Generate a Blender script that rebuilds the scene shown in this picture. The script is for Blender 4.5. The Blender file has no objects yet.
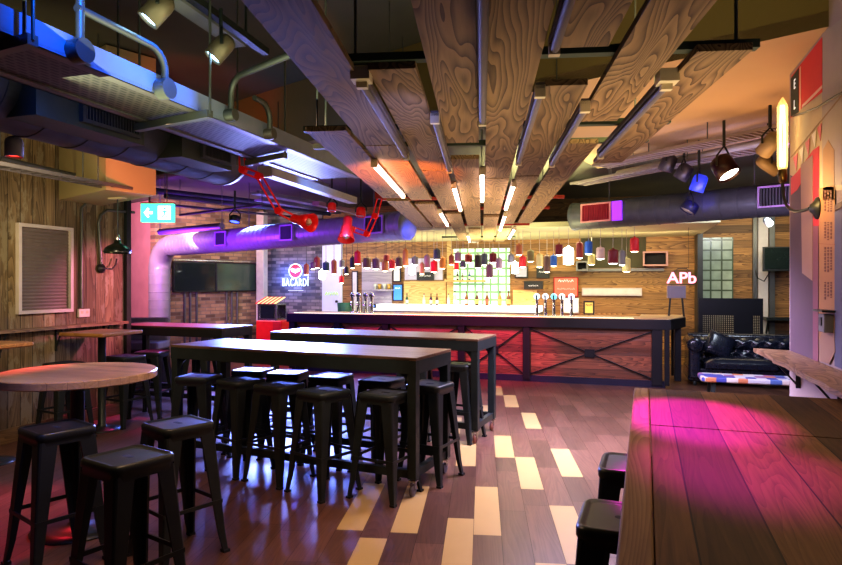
import bpy, math, random
from mathutils import Vector, Matrix
random.seed(7)
PI = math.pi
# ------------------------------------------------------------------ room frame
# X runs along the bar, Y goes deep into the room, camera stands at the origin at eye height
EYE, FOC, YAW = 1.58, 620.0, math.radians(17.8)
RX, RY = math.cos(YAW), math.sin(YAW)
def ray(x, y):
    s = (x - 421) / FOC
    return (-RY + s * RX, RX + s * RY, (283 - y) / FOC)
def onZ(x, y, z=0.0):
    d = ray(x, y); t = (z - EYE) / d[2]; return Vector((d[0] * t, d[1] * t, z))
def onY(x, y, Y):
    d = ray(x, y); t = Y / d[1]; return Vector((d[0] * t, Y, EYE + d[2] * t))
def onX(x, y, X):
    d = ray(x, y); t = X / d[0]; return Vector((X, d[1] * t, EYE + d[2] * t))
def far(x, y, Z):
    d = ray(x, y); return Vector((d[0] * Z, d[1] * Z, EYE + d[2] * Z))

col = bpy.context.scene.collection
# ------------------------------------------------------------------ materials
def nt(name):
    m = bpy.data.materials.new(name); m.use_nodes = True
    n = m.node_tree; n.nodes.clear()
    out = n.nodes.new('ShaderNodeOutputMaterial'); b = n.nodes.new('ShaderNodeBsdfPrincipled')
    n.links.new(b.outputs[0], out.inputs[0])
    return m, n, b
def rgb(c): return (c[0], c[1], c[2], 1)
def plain(name, c, rough=.5, metal=0, em=None, es=0, var=.18, scale=9, bump=0, alpha=1, coat=0, spec=None):
    m, n, b = nt(name)
    tc = n.nodes.new('ShaderNodeTexCoord'); no = n.nodes.new('ShaderNodeTexNoise')
    no.inputs['Scale'].default_value = scale; no.inputs['Detail'].default_value = 4
    n.links.new(tc.outputs['Object'], no.inputs['Vector'])
    mx = n.nodes.new('ShaderNodeMix'); mx.data_type = 'RGBA'
    mx.inputs[6].default_value = rgb([v * (1 - var) for v in c]); mx.inputs[7].default_value = rgb([min(1, v * (1 + var)) for v in c])
    n.links.new(no.outputs[0], mx.inputs[0]); n.links.new(mx.outputs[2], b.inputs['Base Color'])
    b.inputs['Roughness'].default_value = rough; b.inputs['Metallic'].default_value = metal
    if coat: b.inputs['Coat Weight'].default_value = coat
    if spec is not None: b.inputs['Specular IOR Level'].default_value = spec
    if em is not None:
        b.inputs['Emission Color'].default_value = rgb(em); b.inputs['Emission Strength'].default_value = es
    if bump:
        bp = n.nodes.new('ShaderNodeBump'); bp.inputs['Strength'].default_value = bump; bp.inputs['Distance'].default_value = .02
        n.links.new(no.outputs[0], bp.inputs['Height']); n.links.new(bp.outputs[0], b.inputs['Normal'])
    if alpha < 1: b.inputs['Alpha'].default_value = alpha
    return m
def ramp(n, stops):
    r = n.nodes.new('ShaderNodeValToRGB'); e = r.color_ramp.elements
    while len(e) < len(stops): e.new(.5)
    for k, (p, c) in enumerate(stops): e[k].position = p; e[k].color = rgb(c)
    return r
def math_node(n, op, a, b=None):
    k = n.nodes.new('ShaderNodeMath'); k.operation = op
    for i, v in enumerate((a, b)):
        if v is None: continue
        if isinstance(v, (int, float)): k.inputs[i].default_value = v
        else: n.links.new(v, k.inputs[i])
    return k.outputs[0]
def wood(name, dark, light, along='Y', across_scale=14, along_scale=1.1, rough=.5, rand=True, boards=None, vary=.5, seam=.03, rings=.6, paint=None, bump=.25, across=None, attr=None, coat=0, spec=None):
    """grain runs along one object axis; boards = width of each board laid across that axis"""
    m, n, b = nt(name); L = n.links.new
    tc = n.nodes.new('ShaderNodeTexCoord'); vec = tc.outputs['Object']
    if rand:
        oi = n.nodes.new('ShaderNodeObjectInfo'); va = n.nodes.new('ShaderNodeVectorMath'); va.operation = 'MULTIPLY_ADD'
        cb = n.nodes.new('ShaderNodeCombineXYZ')
        for i in range(3): L(oi.outputs['Random'], cb.inputs[i])
        L(cb.outputs[0], va.inputs[0]); va.inputs[1].default_value = (17, 31, 5); L(vec, va.inputs[2]); vec2 = va.outputs[0]
    else: vec2 = vec
    sep = n.nodes.new('ShaderNodeSeparateXYZ'); L(vec, sep.inputs[0])
    wn = None
    if boards:
        ax = sep.outputs['XYZ'.index(across)]
        q = math_node(n, 'DIVIDE', ax, boards); fl_ = math_node(n, 'FLOOR', q); fr = math_node(n, 'FRACT', q)
        wn = n.nodes.new('ShaderNodeTexWhiteNoise'); wn.noise_dimensions = '1D'; L(fl_, wn.inputs['W'])
        va2 = n.nodes.new('ShaderNodeVectorMath'); va2.operation = 'MULTIPLY_ADD'
        L(wn.outputs['Color'], va2.inputs[0]); va2.inputs[1].default_value = (9, 9, 9); L(vec2, va2.inputs[2]); vec2 = va2.outputs[0]
    mp = n.nodes.new('ShaderNodeMapping'); L(vec2, mp.inputs[0])
    sc = [across_scale] * 3; sc['XYZ'.index(along)] = along_scale
    mp.inputs['Scale'].default_value = sc
    no = n.nodes.new('ShaderNodeTexNoise'); no.inputs['Scale'].default_value = 1.6; no.inputs['Detail'].default_value = 7; no.inputs['Roughness'].default_value = .65; no.inputs['Distortion'].default_value = .8
    L(mp.outputs[0], no.inputs['Vector'])
    mp2 = n.nodes.new('ShaderNodeMapping'); L(vec2, mp2.inputs[0])
    sc2 = [across_scale * .40] * 3; sc2['XYZ'.index(along)] = along_scale * .40; mp2.inputs['Scale'].default_value = sc2
    n2 = n.nodes.new('ShaderNodeTexNoise'); n2.inputs['Scale'].default_value = 1.0; n2.inputs['Detail'].default_value = 2.2; n2.inputs['Roughness'].default_value = .42; n2.inputs['Distortion'].default_value = .3
    L(mp2.outputs[0], n2.inputs['Vector'])
    lines = math_node(n, 'FRACT', math_node(n, 'MULTIPLY', n2.outputs[0], 30.0)); lines = math_node(n, 'POWER', lines, 1.6)
    mp3 = n.nodes.new('ShaderNodeMapping'); L(vec2, mp3.inputs[0])
    sc3 = [across_scale * 9] * 3; sc3['XYZ'.index(along)] = along_scale * 3; mp3.inputs['Scale'].default_value = sc3
    n3 = n.nodes.new('ShaderNodeTexNoise'); n3.inputs['Scale'].default_value = 1.0; n3.inputs['Detail'].default_value = 3; L(mp3.outputs[0], n3.inputs['Vector'])
    base = math_node(n, 'ADD', math_node(n, 'MULTIPLY', no.outputs[0], .65), math_node(n, 'MULTIPLY', n3.outputs[0], .35))
    f = n.nodes.new('ShaderNodeMix'); f.data_type = 'FLOAT'; f.inputs[0].default_value = rings
    inv = math_node(n, 'SUBTRACT', 1.0, lines)
    L(base, f.inputs[2]); L(inv, f.inputs[3])
    mid = [(a + c) / 2 for a, c in zip(dark, light)]
    r = ramp(n, [(.22, dark), (.5, mid), (.8, light)]); L(f.outputs[0], r.inputs[0]); c_out = r.outputs[0]
    def mult(c_in, fac_socket, lo, hi):
        mr = n.nodes.new('ShaderNodeMapRange'); L(fac_socket, mr.inputs[0]); mr.inputs[3].default_value = lo; mr.inputs[4].default_value = hi
        x = n.nodes.new('ShaderNodeVectorMath'); x.operation = 'SCALE'; L(c_in, x.inputs[0]); L(mr.outputs[0], x.inputs['Scale']); return x.outputs[0]
    if paint:
        pn = n.nodes.new('ShaderNodeTexNoise'); pn.inputs['Scale'].default_value = paint[1]; pn.inputs['Detail'].default_value = 8; pn.inputs['Roughness'].default_value = .7
        pm = n.nodes.new('ShaderNodeMapping'); L(vec2, pm.inputs[0]); s2 = [1] * 3; s2['XYZ'.index(along)] = .35; pm.inputs['Scale'].default_value = s2
        L(pm.outputs[0], pn.inputs['Vector'])
        pr = ramp(n, [(paint[2], (0, 0, 0)), (paint[2] + .05, (1, 1, 1))]); L(pn.outputs[0], pr.inputs[0])
        px = n.nodes.new('ShaderNodeMix'); px.data_type = 'RGBA'; L(pr.outputs[0], px.inputs[0]); L(c_out, px.inputs[6]); px.inputs[7].default_value = rgb(paint[0]); c_out = px.outputs[2]
    if boards:
        c_out = mult(c_out, wn.outputs['Value'], 1 - vary, 1 + vary)
        d = math_node(n, 'GREATER_THAN', fr, seam); c_out = mult(c_out, d, .12, 1)
    elif rand: c_out = mult(c_out, oi.outputs['Random'], 1 - vary * .5, 1 + vary * .5)
    if attr:
        at = n.nodes.new('ShaderNodeAttribute'); at.attribute_name = attr
        x = n.nodes.new('ShaderNodeVectorMath'); x.operation = 'MULTIPLY'; L(c_out, x.inputs[0]); L(at.outputs['Color'], x.inputs[1]); c_out = x.outputs[0]
    L(c_out, b.inputs['Base Color']); b.inputs['Roughness'].default_value = rough
    if coat: b.inputs['Coat Weight'].default_value = coat; b.inputs['Coat Roughness'].default_value = .12
    if spec is not None: b.inputs['Specular IOR Level'].default_value = spec
    if bump:
        bp = n.nodes.new('ShaderNodeBump'); bp.inputs['Strength'].default_value = bump; bp.inputs['Distance'].default_value = .01
        L(f.outputs[0], bp.inputs['Height']); L(bp.outputs[0], b.inputs['Normal'])
    return m
def brick(name, c1, c2, mortar, w=.23, h=.075, ms=.008, offset=.5, em=0, rough=.85, em_mortar=None):
    """bricks on a wall whose face lies in its own local X-Z plane"""
    m, n, b = nt(name); L = n.links.new
    tc = n.nodes.new('ShaderNodeTexCoord'); sp = n.nodes.new('ShaderNodeSeparateXYZ'); L(tc.outputs['Object'], sp.inputs[0])
    cb = n.nodes.new('ShaderNodeCombineXYZ'); L(sp.outputs[0], cb.inputs[0]); L(sp.outputs[2], cb.inputs[1])
    br = n.nodes.new('ShaderNodeTexBrick'); L(cb.outputs[0], br.inputs['Vector'])
    br.offset = offset; br.inputs['Scale'].default_value = 1; br.inputs['Brick Width'].default_value = w; br.inputs['Row Height'].default_value = h
    br.inputs['Mortar Size'].default_value = ms; br.inputs['Mortar Smooth'].default_value = .2; br.inputs['Bias'].default_value = 0
    br.inputs['Color1'].default_value = rgb(c1); br.inputs['Color2'].default_value = rgb(c2); br.inputs['Mortar'].default_value = rgb(mortar)
    no = n.nodes.new('ShaderNodeTexNoise'); no.inputs['Scale'].default_value = 5; no.inputs['Detail'].default_value = 5; L(cb.outputs[0], no.inputs['Vector'])
    mr = n.nodes.new('ShaderNodeMapRange'); L(no.outputs[0], mr.inputs[0]); mr.inputs[3].default_value = .55; mr.inputs[4].default_value = 1.45
    x = n.nodes.new('ShaderNodeVectorMath'); x.operation = 'SCALE'; L(br.outputs[0], x.inputs[0]); L(mr.outputs[0], x.inputs['Scale'])
    L(x.outputs[0], b.inputs['Base Color']); b.inputs['Roughness'].default_value = rough
    if em: L(x.outputs[0], b.inputs['Emission Color']); b.inputs['Emission Strength'].default_value = em
    bp = n.nodes.new('ShaderNodeBump'); bp.inputs['Strength'].default_value = .5; bp.inputs['Distance'].default_value = .01; bp.invert = True
    L(br.outputs['Fac'], bp.inputs['Height']); L(bp.outputs[0], b.inputs['Normal'])
    return m
M = {}
M['black_metal'] = plain('black painted metal', (.026, .032, .032), .38, .2, var=.3, spec=.4)
M['table_metal'] = plain('dark green black steel', (.032, .042, .040), .4, .4, var=.3)
M['bar_metal'] = plain('charcoal bar steel', (.012, .014, .02), .38, .3)
M['galv'] = plain('galvanised duct metal', (.30, .30, .33), .42, .3, var=.22, scale=5)
M['galv_dark'] = plain('dull dark duct metal', (.10, .11, .125), .48, .35, var=.3)
M['tray'] = plain('cable tray metal', (.17, .155, .16), .45, .5)
M['dark_hole'] = plain('dark opening', (.008, .008, .01), .8)
M['steel'] = plain('brushed steel', (.55, .55, .56), .25, .95)
M['chrome'] = plain('chrome', (.8, .8, .82), .1, 1, var=.05)
M['white_paint'] = plain('white painted metal', (.62, .60, .56), .5)
M['grey_paint'] = plain('grey painted metal', (.2, .2, .21), .55)
M['cream_plastic'] = plain('cream plastic', (.6, .52, .36), .5)
M['olive_rail'] = plain('olive steel channel', (.06, .085, .06), .5, .3)
M['red_rail'] = plain('red lit channel and red paint', (.28, .018, .012), .45, .2)  # rails: red light put into the colour; also red paint for clamp and frame
M['conduit'] = plain('grey steel conduit', (.14, .15, .14), .45, .6)
M['rubber'] = plain('black rubber', (.015, .015, .015), .7)
M['caster_wheel'] = plain('grey purple caster wheel', (.12, .10, .13), .4)
M['brown_wheel'] = plain('brown caster wheel', (.2, .07, .04), .4)
M['red_lamp'] = plain('glossy red lamp paint', (.72, .012, .012), .3, .1, var=.08, em=(.8, .01, .01), es=.06)
M['concrete_ceiling'] = plain('dark olive concrete ceiling', (.075, .082, .055), .9, var=.3, scale=1.2, bump=.1)
M['beam_olive'] = plain('olive painted beam', (.2, .155, .06), .8, var=.12, scale=1.5)
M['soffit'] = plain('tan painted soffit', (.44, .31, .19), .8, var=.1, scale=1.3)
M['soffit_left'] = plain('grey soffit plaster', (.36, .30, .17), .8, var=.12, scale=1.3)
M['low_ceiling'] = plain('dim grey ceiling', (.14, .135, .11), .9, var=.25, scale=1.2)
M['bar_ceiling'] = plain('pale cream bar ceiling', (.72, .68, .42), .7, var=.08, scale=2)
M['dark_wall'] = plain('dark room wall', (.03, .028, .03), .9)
M['pink_wall'] = plain('pink lit board wall', (.5, .27, .28), .7, var=.25, scale=3)
M['leather'] = plain('dark blue black leather', (.012, .015, .028), .25, 0, var=.3, scale=20, bump=.1, coat=.3)
M['seat_grey'] = plain('grey upholstery', (.3, .29, .3), .6)
M['seat_blue'] = plain('blue purple seat vinyl', (.035, .022, .10), .45)
M['left_wall'] = wood('weathered peeling boards', (.05, .034, .018), (.30, .215, .12), 'Z', 9, .8, .75, rand=False, boards=.135, across='Y', vary=.4, seam=.05, rings=.3, paint=((.27, .225, .15), 5.0, .52), bump=.5)
M['bar_clad'] = wood('bar front boards', (.04, .016, .012), (.26, .10, .05), 'X', 16, 1.0, .45, rand=False, boards=.115, across='Z', vary=.4, seam=.04, rings=.4)
M['back_clad'] = wood('honey timber cladding', (.09, .04, .012), (.40, .22, .07), 'X', 13, .9, .55, rand=False, boards=.14, across='Z', vary=.5, seam=.035, rings=.45)
M['pale_clad'] = wood('pale lilac washed boards', (.28, .26, .30), (.55, .52, .56), 'X', 13, .9, .55, rand=False, boards=.2, across='Z', vary=.25, seam=.03, rings=.3)
M['yellow_wood'] = wood('yellow pine board', (.42, .27, .08), (.72, .52, .2), 'X', 9, .9, .5, rings=.6, vary=.3)
M['plank'] = wood('oak grain ceiling plank', (.045, .024, .010), (.27, .172, .085), 'Y', 15, 2.0, .6, rings=.5, vary=.35, bump=.06)
M['plank_edge'] = plain('raw plank edge', (.5, .25, .05), .6)
M['floor'] = wood('dark brown vinyl plank', (.055, .024, .017), (.17, .085, .058), 'Y', 9, .9, .32, rand=False, rings=.18, attr='Col', bump=.05, spec=.5)
M['floor_gap'] = plain('dark floor joint', (.012, .006, .005), .5)
M['floor_beige'] = plain('beige vinyl plank', (.46, .315, .125), .4, var=.05, scale=6)
M['table_wood'] = wood('lacquered dark table top', (.05, .028, .018), (.20, .115, .07), 'X', 12, .9, .34, rand=True, boards=.12, across='Y', vary=.25, seam=.03, rings=.4, bump=.12)
M['round_wood'] = wood('butcher block tabletop', (.34, .22, .12), (.58, .40, .24), 'X', 9, .8, .3, rand=False, boards=.06, across='Y', vary=.22, seam=.015, rings=.2, bump=.05)
M['orange_wood'] = wood('orange varnished tabletop', (.28, .12, .035), (.52, .26, .09), 'X', 9, .9, .35, rings=.4)
M['rustic'] = wood('worn rustic table boards', (.03, .014, .005), (.16, .08, .03), 'Y', 12, 1.0, .6, rand=False, boards=.165, across='X', vary=.55, seam=.03, rings=.14, bump=.12, spec=.12)
M['rustic_edge'] = wood('light raw edge board', (.09, .045, .018), (.22, .13, .06), 'Y', 9, 1.2, .6, rings=.3, bump=.1, spec=.12)
M['ledge_wood'] = wood('live edge ledge wood', (.08, .04, .02), (.30, .18, .10), 'Y', 9, 1.1, .4, rings=.5, bump=.3)
M['shelf_wood'] = wood('wall ledge wood', (.10, .06, .03), (.3, .19, .09), 'Y', 9, 1.1, .5, rings=.4)
M['bar_top'] = wood('pale bar top', (.35, .24, .13), (.62, .47, .28), 'X', 9, .8, .3, rand=False, rings=.4, bump=.05)
M['brick_brown'] = brick('brown brick', (.46, .31, .18), (.11, .07, .05), (.2, .17, .13))
M['brick_grey'] = brick('grey blue brick', (.36, .33, .33), (.08, .08, .10), (.13, .13, .14))
M['glass_block'] = brick('lit glass blocks', (.62, .95, .80), (.80, 1.0, .86), (.16, .36, .16), .165, .165, .022, 0, .34, .2)
M['glass_block_dim'] = brick('dim glass blocks', (.25, .33, .26), (.34, .42, .32), (.08, .11, .07), .19, .19, .016, 0, .12, .2)
M['white_panel'] = plain('bluish white door panel', (.70, .76, .88), .5, var=.05, em=(.65, .75, 1), es=.12)  # faint emission adds the light on the door, which is no lamp
M['screen_glass'] = plain('dark reflective screen', (.015, .025, .025), .08, 0, coat=.6)
M['screen_green'] = plain('green tinted reflective screen', (.05, .09, .065), .1, 0, var=.6, scale=2, coat=.6)
def glow(name, c, s, base=None): return plain(name, base or c, .4, 0, em=c, es=s, var=.02)
M['tube_on'] = glow('lit fluorescent tube', (1, .72, .58), 14)
M['tube_off'] = plain('unlit fluorescent tube', (.15, .13, .145), .6)
M['housing'] = plain('batten housing', (.13, .105, .10), .6)
M['tube_edge_blue'] = plain('blue lit batten edge', (.2, .22, .5), .4)
M['bulb'] = glow('warm pendant glow', (1, .85, .55), 9)
M['bulb_white'] = glow('white pendant glow', (.95, 1, .95), 8)
M['edison'] = glow('edison tube glow', (1, .72, .30), 7)
M['filament'] = glow('hot filament', (1, .9, .6), 8)
M['neon_white'] = glow('white blue neon', (.75, .88, 1), 1.3)
M['neon_red'] = glow('red neon disc', (1, .04, .05), .9, (.25, .01, .01))
M['neon_pink'] = glow('pink neon', (1, .28, .40), 2.2)
M['neon_core'] = glow('pale bat neon', (1, .82, .82), 1.6)
M['exit_green'] = glow('exit sign green', (.05, .95, .62), 1.6, (.1, .8, .5))
M['exit_white'] = glow('exit sign white', (.75, 1, .92), 3)
M['blue_lens'] = glow('blue spotlight lens', (.35, .65, 1), 14)
M['blue_led'] = glow('deep blue LED', (.05, .08, 1), 5)
M['red_led'] = glow('red LED', (1, .05, .03), 5)
M['white_lens'] = glow('white spotlight lens', (1, .97, .85), 9)
M['strip_white'] = glow('lit white counter front', (.93, 1, .96), 1.0)
M['strip_warm'] = glow('lit bar edge strip', (1, .9, .55), 2.0)
M['blue_poster'] = glow('blue backlit poster', (.05, .22, .75), .8)
M['red_poster'] = glow('red backlit poster', (.9, .12, .07), .6)
M['paper'] = plain('pale paper', (.7, .7, .66), .7)
M['lilac_paper'] = plain('lilac print', (.45, .45, .6), .6)
M['yellow_paper'] = glow('yellow print', (.85, .7, .15), .35)
M['black_board'] = plain('blackboard', (.02, .025, .025), .6)
M['ink_white'] = plain('white lettering', (.85, .85, .85), .6, em=(1, 1, 1), es=.3)
M['ink_green'] = plain('yellow green lettering', (.5, .8, .1), .6, em=(.5, .9, .1), es=.4)
M['ink_dark'] = plain('dark lettering', (.06, .04, .03), .7)
M['roller'] = plain('grey brown roller slats', (.15, .12, .11), .55)
M['frame_pink'] = plain('pale grey frame', (.52, .46, .46), .5)
M['green_bin'] = plain('dark green plastic', (.01, .09, .05), .5)

# ------------------------------------------------------------------ mesh builder
class MB:
    def __init__(s): s.v = []; s.f = []; s.sm = []; s.mi = []; s.cur = 0
    def add(s, vs, fs, smooth=False):
        o = len(s.v); s.v += [Vector(x) for x in vs]
        for f in fs: s.f.append([i + o for i in f]); s.sm.append(smooth); s.mi.append(s.cur)
        return s
    def box(s, c, d, rot=0, M4=None):
        x, y, z = d[0] / 2, d[1] / 2, d[2] / 2
        vs = [Vector((a * x, b * y, e * z)) for a in (-1, 1) for b in (-1, 1) for e in (-1, 1)]
        R = M4 if M4 is not None else Matrix.Rotation(rot, 3, 'Z')
        vs = [R @ v + Vector(c) for v in vs]
        return s.add(vs, [(0, 1, 3, 2), (4, 6, 7, 5), (0, 4, 5, 1), (2, 3, 7, 6), (0, 2, 6, 4), (1, 5, 7, 3)])
    def rbox(s, c, d, r=.01, seg=3, rot=0):
        """box with rounded vertical corners and chamfered top"""
        x, y, z = d[0] / 2, d[1] / 2, d[2]; r = min(r, x * .99, y * .99)
        def ring(ins, zz):
            out = []
            for k, (sx, sy) in enumerate(((1, 1), (-1, 1), (-1, -1), (1, -1))):
                for j in range(seg + 1):
                    a = PI / 2 * (k + j / seg); rr = max(r - ins, .0005)
                    out.append((sx * (x - r) + math.cos(a) * rr, sy * (y - r) + math.sin(a) * rr, zz))
            return out
        b = min(r, z / 2) * .5
        rings = [ring(b, -z / 2), ring(0, -z / 2 + b), ring(0, z / 2 - b), ring(b * .3, z / 2 - b * .3), ring(b, z / 2)]
        R = Matrix.Rotation(rot, 3, 'Z'); n = len(rings[0])
        vs = [R @ Vector(p) + Vector(c) for rg in rings for p in rg]
        fs = [(i * n + j, i * n + (j + 1) % n, (i + 1) * n + (j + 1) % n, (i + 1) * n + j) for i in range(len(rings) - 1) for j in range(n)]
        fs += [tuple(range(n - 1, -1, -1)), tuple((len(rings) - 1) * n + j for j in range(n))]
        return s.add(vs, fs)
    def bar(s, p0, p1, w, h, up=(0, 0, 1)):
        p0, p1 = Vector(p0), Vector(p1); d = p1 - p0; L = d.length; d.normalize(); u = Vector(up)
        if abs(d.dot(u)) > .99: u = Vector((0, 1, 0))
        sx = d.cross(u).normalized(); uz = sx.cross(d).normalized()
        R = Matrix((sx, d, uz)).transposed()
        return s.box((p0 + p1) / 2, (w, L, h), M4=R)
    def cyl(s, p0, p1, r0, r1=None, n=12, caps=True, smooth=True):
        r1 = r0 if r1 is None else r1; p0, p1 = Vector(p0), Vector(p1); d = (p1 - p0).normalized()
        a = d.orthogonal().normalized(); b = d.cross(a); vs = []
        for p, r in ((p0, r0), (p1, r1)):
            for k in range(n): t = 2 * PI * k / n; vs.append(p + (a * math.cos(t) + b * math.sin(t)) * r)
        s.add(vs, [(k, (k + 1) % n, n + (k + 1) % n, n + k) for k in range(n)], smooth)
        if caps: s.add(vs, [tuple(range(n - 1, -1, -1)), tuple(range(n, 2 * n))])
        return s
    def lathe(s, prof, c=(0, 0, 0), n=16, axis=(0, 0, 1), smooth=True):
        d = Vector(axis).normalized(); a = d.orthogonal().normalized(); b = d.cross(a); c = Vector(c)
        vs = [c + d * z + (a * math.cos(2 * PI * k / n) + b * math.sin(2 * PI * k / n)) * max(r, 1e-4) for r, z in prof for k in range(n)]
        fs = [(i * n + k, i * n + (k + 1) % n, (i + 1) * n + (k + 1) % n, (i + 1) * n + k) for i in range(len(prof) - 1) for k in range(n)]
        return s.add(vs, fs, smooth)
    def tube(s, path, r, n=8, caps=True):
        path = [Vector(p) for p in path]; vs = []; up = None
        for i, p in enumerate(path):
            t = (path[min(i + 1, len(path) - 1)] - path[max(i - 1, 0)]).normalized()
            if up is None: up = t.orthogonal().normalized()
            up = (up - t * up.dot(t)); up = up.normalized() if up.length > 1e-6 else t.orthogonal().normalized()
            b = t.cross(up)
            vs += [p + (up * math.cos(2 * PI * k / n) + b * math.sin(2 * PI * k / n)) * r for k in range(n)]
        m = len(path)
        fs = [(i * n + k, i * n + (k + 1) % n, (i + 1) * n + (k + 1) % n, (i + 1) * n + k) for i in range(m - 1) for k in range(n)]
        s.add(vs, fs, True)
        if caps: s.add(vs, [tuple(range(n - 1, -1, -1)), tuple((m - 1) * n + k for k in range(n))])
        return s
    def poly(s, pts): return s.add(pts, [tuple(range(len(pts)))])
    def slab(s, pts, dz):
        """polygon (list of 3D points) given thickness along vector or z value dz"""
        d = Vector((0, 0, dz)) if isinstance(dz, (int, float)) else Vector(dz); n = len(pts); pts = [Vector(p) for p in pts]
        return s.add(pts + [p + d for p in pts], [tuple(range(n - 1, -1, -1)), tuple(range(n, 2 * n))] + [(k, (k + 1) % n, n + (k + 1) % n, n + k) for k in range(n)])
    def build(s, name, m, parent=None, world=True):
        me = bpy.data.meshes.new(name); vs = s.v
        if parent is not None and world:
            inv = ROOT[parent.name].inverted(); vs = [inv @ v for v in vs]
        me.from_pydata([tuple(v) for v in vs], [], s.f)
        for mm in (m if isinstance(m, list) else [m]): me.materials.append(mm)
        me.polygons.foreach_set('use_smooth', s.sm); me.polygons.foreach_set('material_index', s.mi); me.update()
        import bmesh
        bm = bmesh.new(); bm.from_mesh(me); bmesh.ops.recalc_face_normals(bm, faces=bm.faces); bm.to_mesh(me); bm.free()
        o = bpy.data.objects.new(name, me); col.objects.link(o)
        if parent is not None: o.parent = parent; ROOT[o.name] = ROOT[parent.name] if world else ROOT[parent.name]
        else: ROOT[o.name] = Matrix.Identity(4)
        return o
ROOT = {}
def tag(o, label, cat=None, group=None, kind=None):
    o['label'] = label
    if cat: o['category'] = cat
    if group: o['group'] = group
    if kind: o['kind'] = kind
    return o
def thing(name, label, cat, loc=(0, 0, 0), rz=0, group=None):
    o = bpy.data.objects.new(name, None); col.objects.link(o); o.location = loc; o.rotation_euler = (0, 0, rz); o.empty_display_size = .1
    ROOT[o.name] = Matrix.Translation(Vector(loc)) @ Matrix.Rotation(rz, 4, 'Z')
    return tag(o, label, cat, group)
def solo(name, mb, m, label, cat, group=None, origin=None, rz=0):
    """a thing that is one mesh; origin given -> mesh is in local coordinates"""
    o = mb.build(name, m)
    if origin is not None: o.location = origin; o.rotation_euler = (0, 0, rz); ROOT[o.name] = Matrix.Translation(Vector(origin)) @ Matrix.Rotation(rz, 4, 'Z')
    return tag(o, label, cat, group)
def struct(name, mb, m, label=None, parent=None, origin=None, rz=0):
    o = mb.build(name, m, parent)
    if origin is not None: o.location = origin; o.rotation_euler = (0, 0, rz); ROOT[o.name] = Matrix.Translation(Vector(origin)) @ Matrix.Rotation(rz, 4, 'Z')
    if parent is None:
        o['kind'] = 'structure'
        if label: o['label'] = label; o['category'] = name.split('_')[0]
    return o
def dup(root, loc, rz, label, group=None):
    r = root.copy(); col.objects.link(r); r.location = loc; r.rotation_euler = (0, 0, rz); r['label'] = label
    if group: r['group'] = group
    for ch in list(root.children):
        c = ch.copy(); col.objects.link(c); c.parent = r
        for g in list(ch.children):
            d = g.copy(); col.objects.link(d); d.parent = c
    return r
def text(name, body, size, m, parent=None, mat4=None, depth=.004, offset=0, align='CENTER', fit=None, space=1.0):
    cu = bpy.data.curves.new(name, 'FONT'); cu.body = body; cu.size = size; cu.align_x = align; cu.align_y = 'CENTER'; cu.extrude = depth; cu.offset = offset; cu.space_character = space
    cu.materials.append(m); tmp = bpy.data.objects.new(name, cu)
    me = bpy.data.meshes.new_from_object(tmp); bpy.data.objects.remove(tmp); bpy.data.curves.remove(cu)
    if not me.materials: me.materials.append(m)
    if fit:
        xs = [v.co.x for v in me.vertices]; k_ = fit / (max(xs) - min(xs)); x0_ = (max(xs) + min(xs)) / 2
        for v in me.vertices: v.co.x = (v.co.x - x0_) * k_
    o = bpy.data.objects.new(name, me); col.objects.link(o)
    if parent is not None: o.parent = parent; mat4 = ROOT[parent.name].inverted() @ mat4
    o.matrix_local = mat4
    return o
def facing(loc, xdir=(1, 0, 0), up=(0, 0, 1), sx=1.0):
    x = Vector(xdir).normalized(); y = Vector(up).normalized(); z = x.cross(y)
    m = Matrix((x * sx, y, z)).transposed().to_4x4(); m.translation = Vector(loc); return m
nth = ['first', 'second', 'third', 'fourth', 'fifth', 'sixth', 'seventh', 'eighth', 'ninth', 'tenth', 'eleventh', 'twelfth', 'thirteenth', 'fourteenth', 'fifteenth', 'sixteenth', 'seventeenth', 'eighteenth', 'nineteenth', 'twentieth']
# ================================================================== THE SETTING
PA = math.radians(12.2)                       # floor boards and ceiling boards run 12.2 degrees off the room axis
PQ = Vector((math.cos(PA), math.sin(PA), 0)); PP = Vector((-math.sin(PA), math.cos(PA), 0))
BE = Vector((-.929, .370, 0)); BN = Vector((.370, .929, 0))       # second building grid: ducts and beams run along BE
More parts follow.
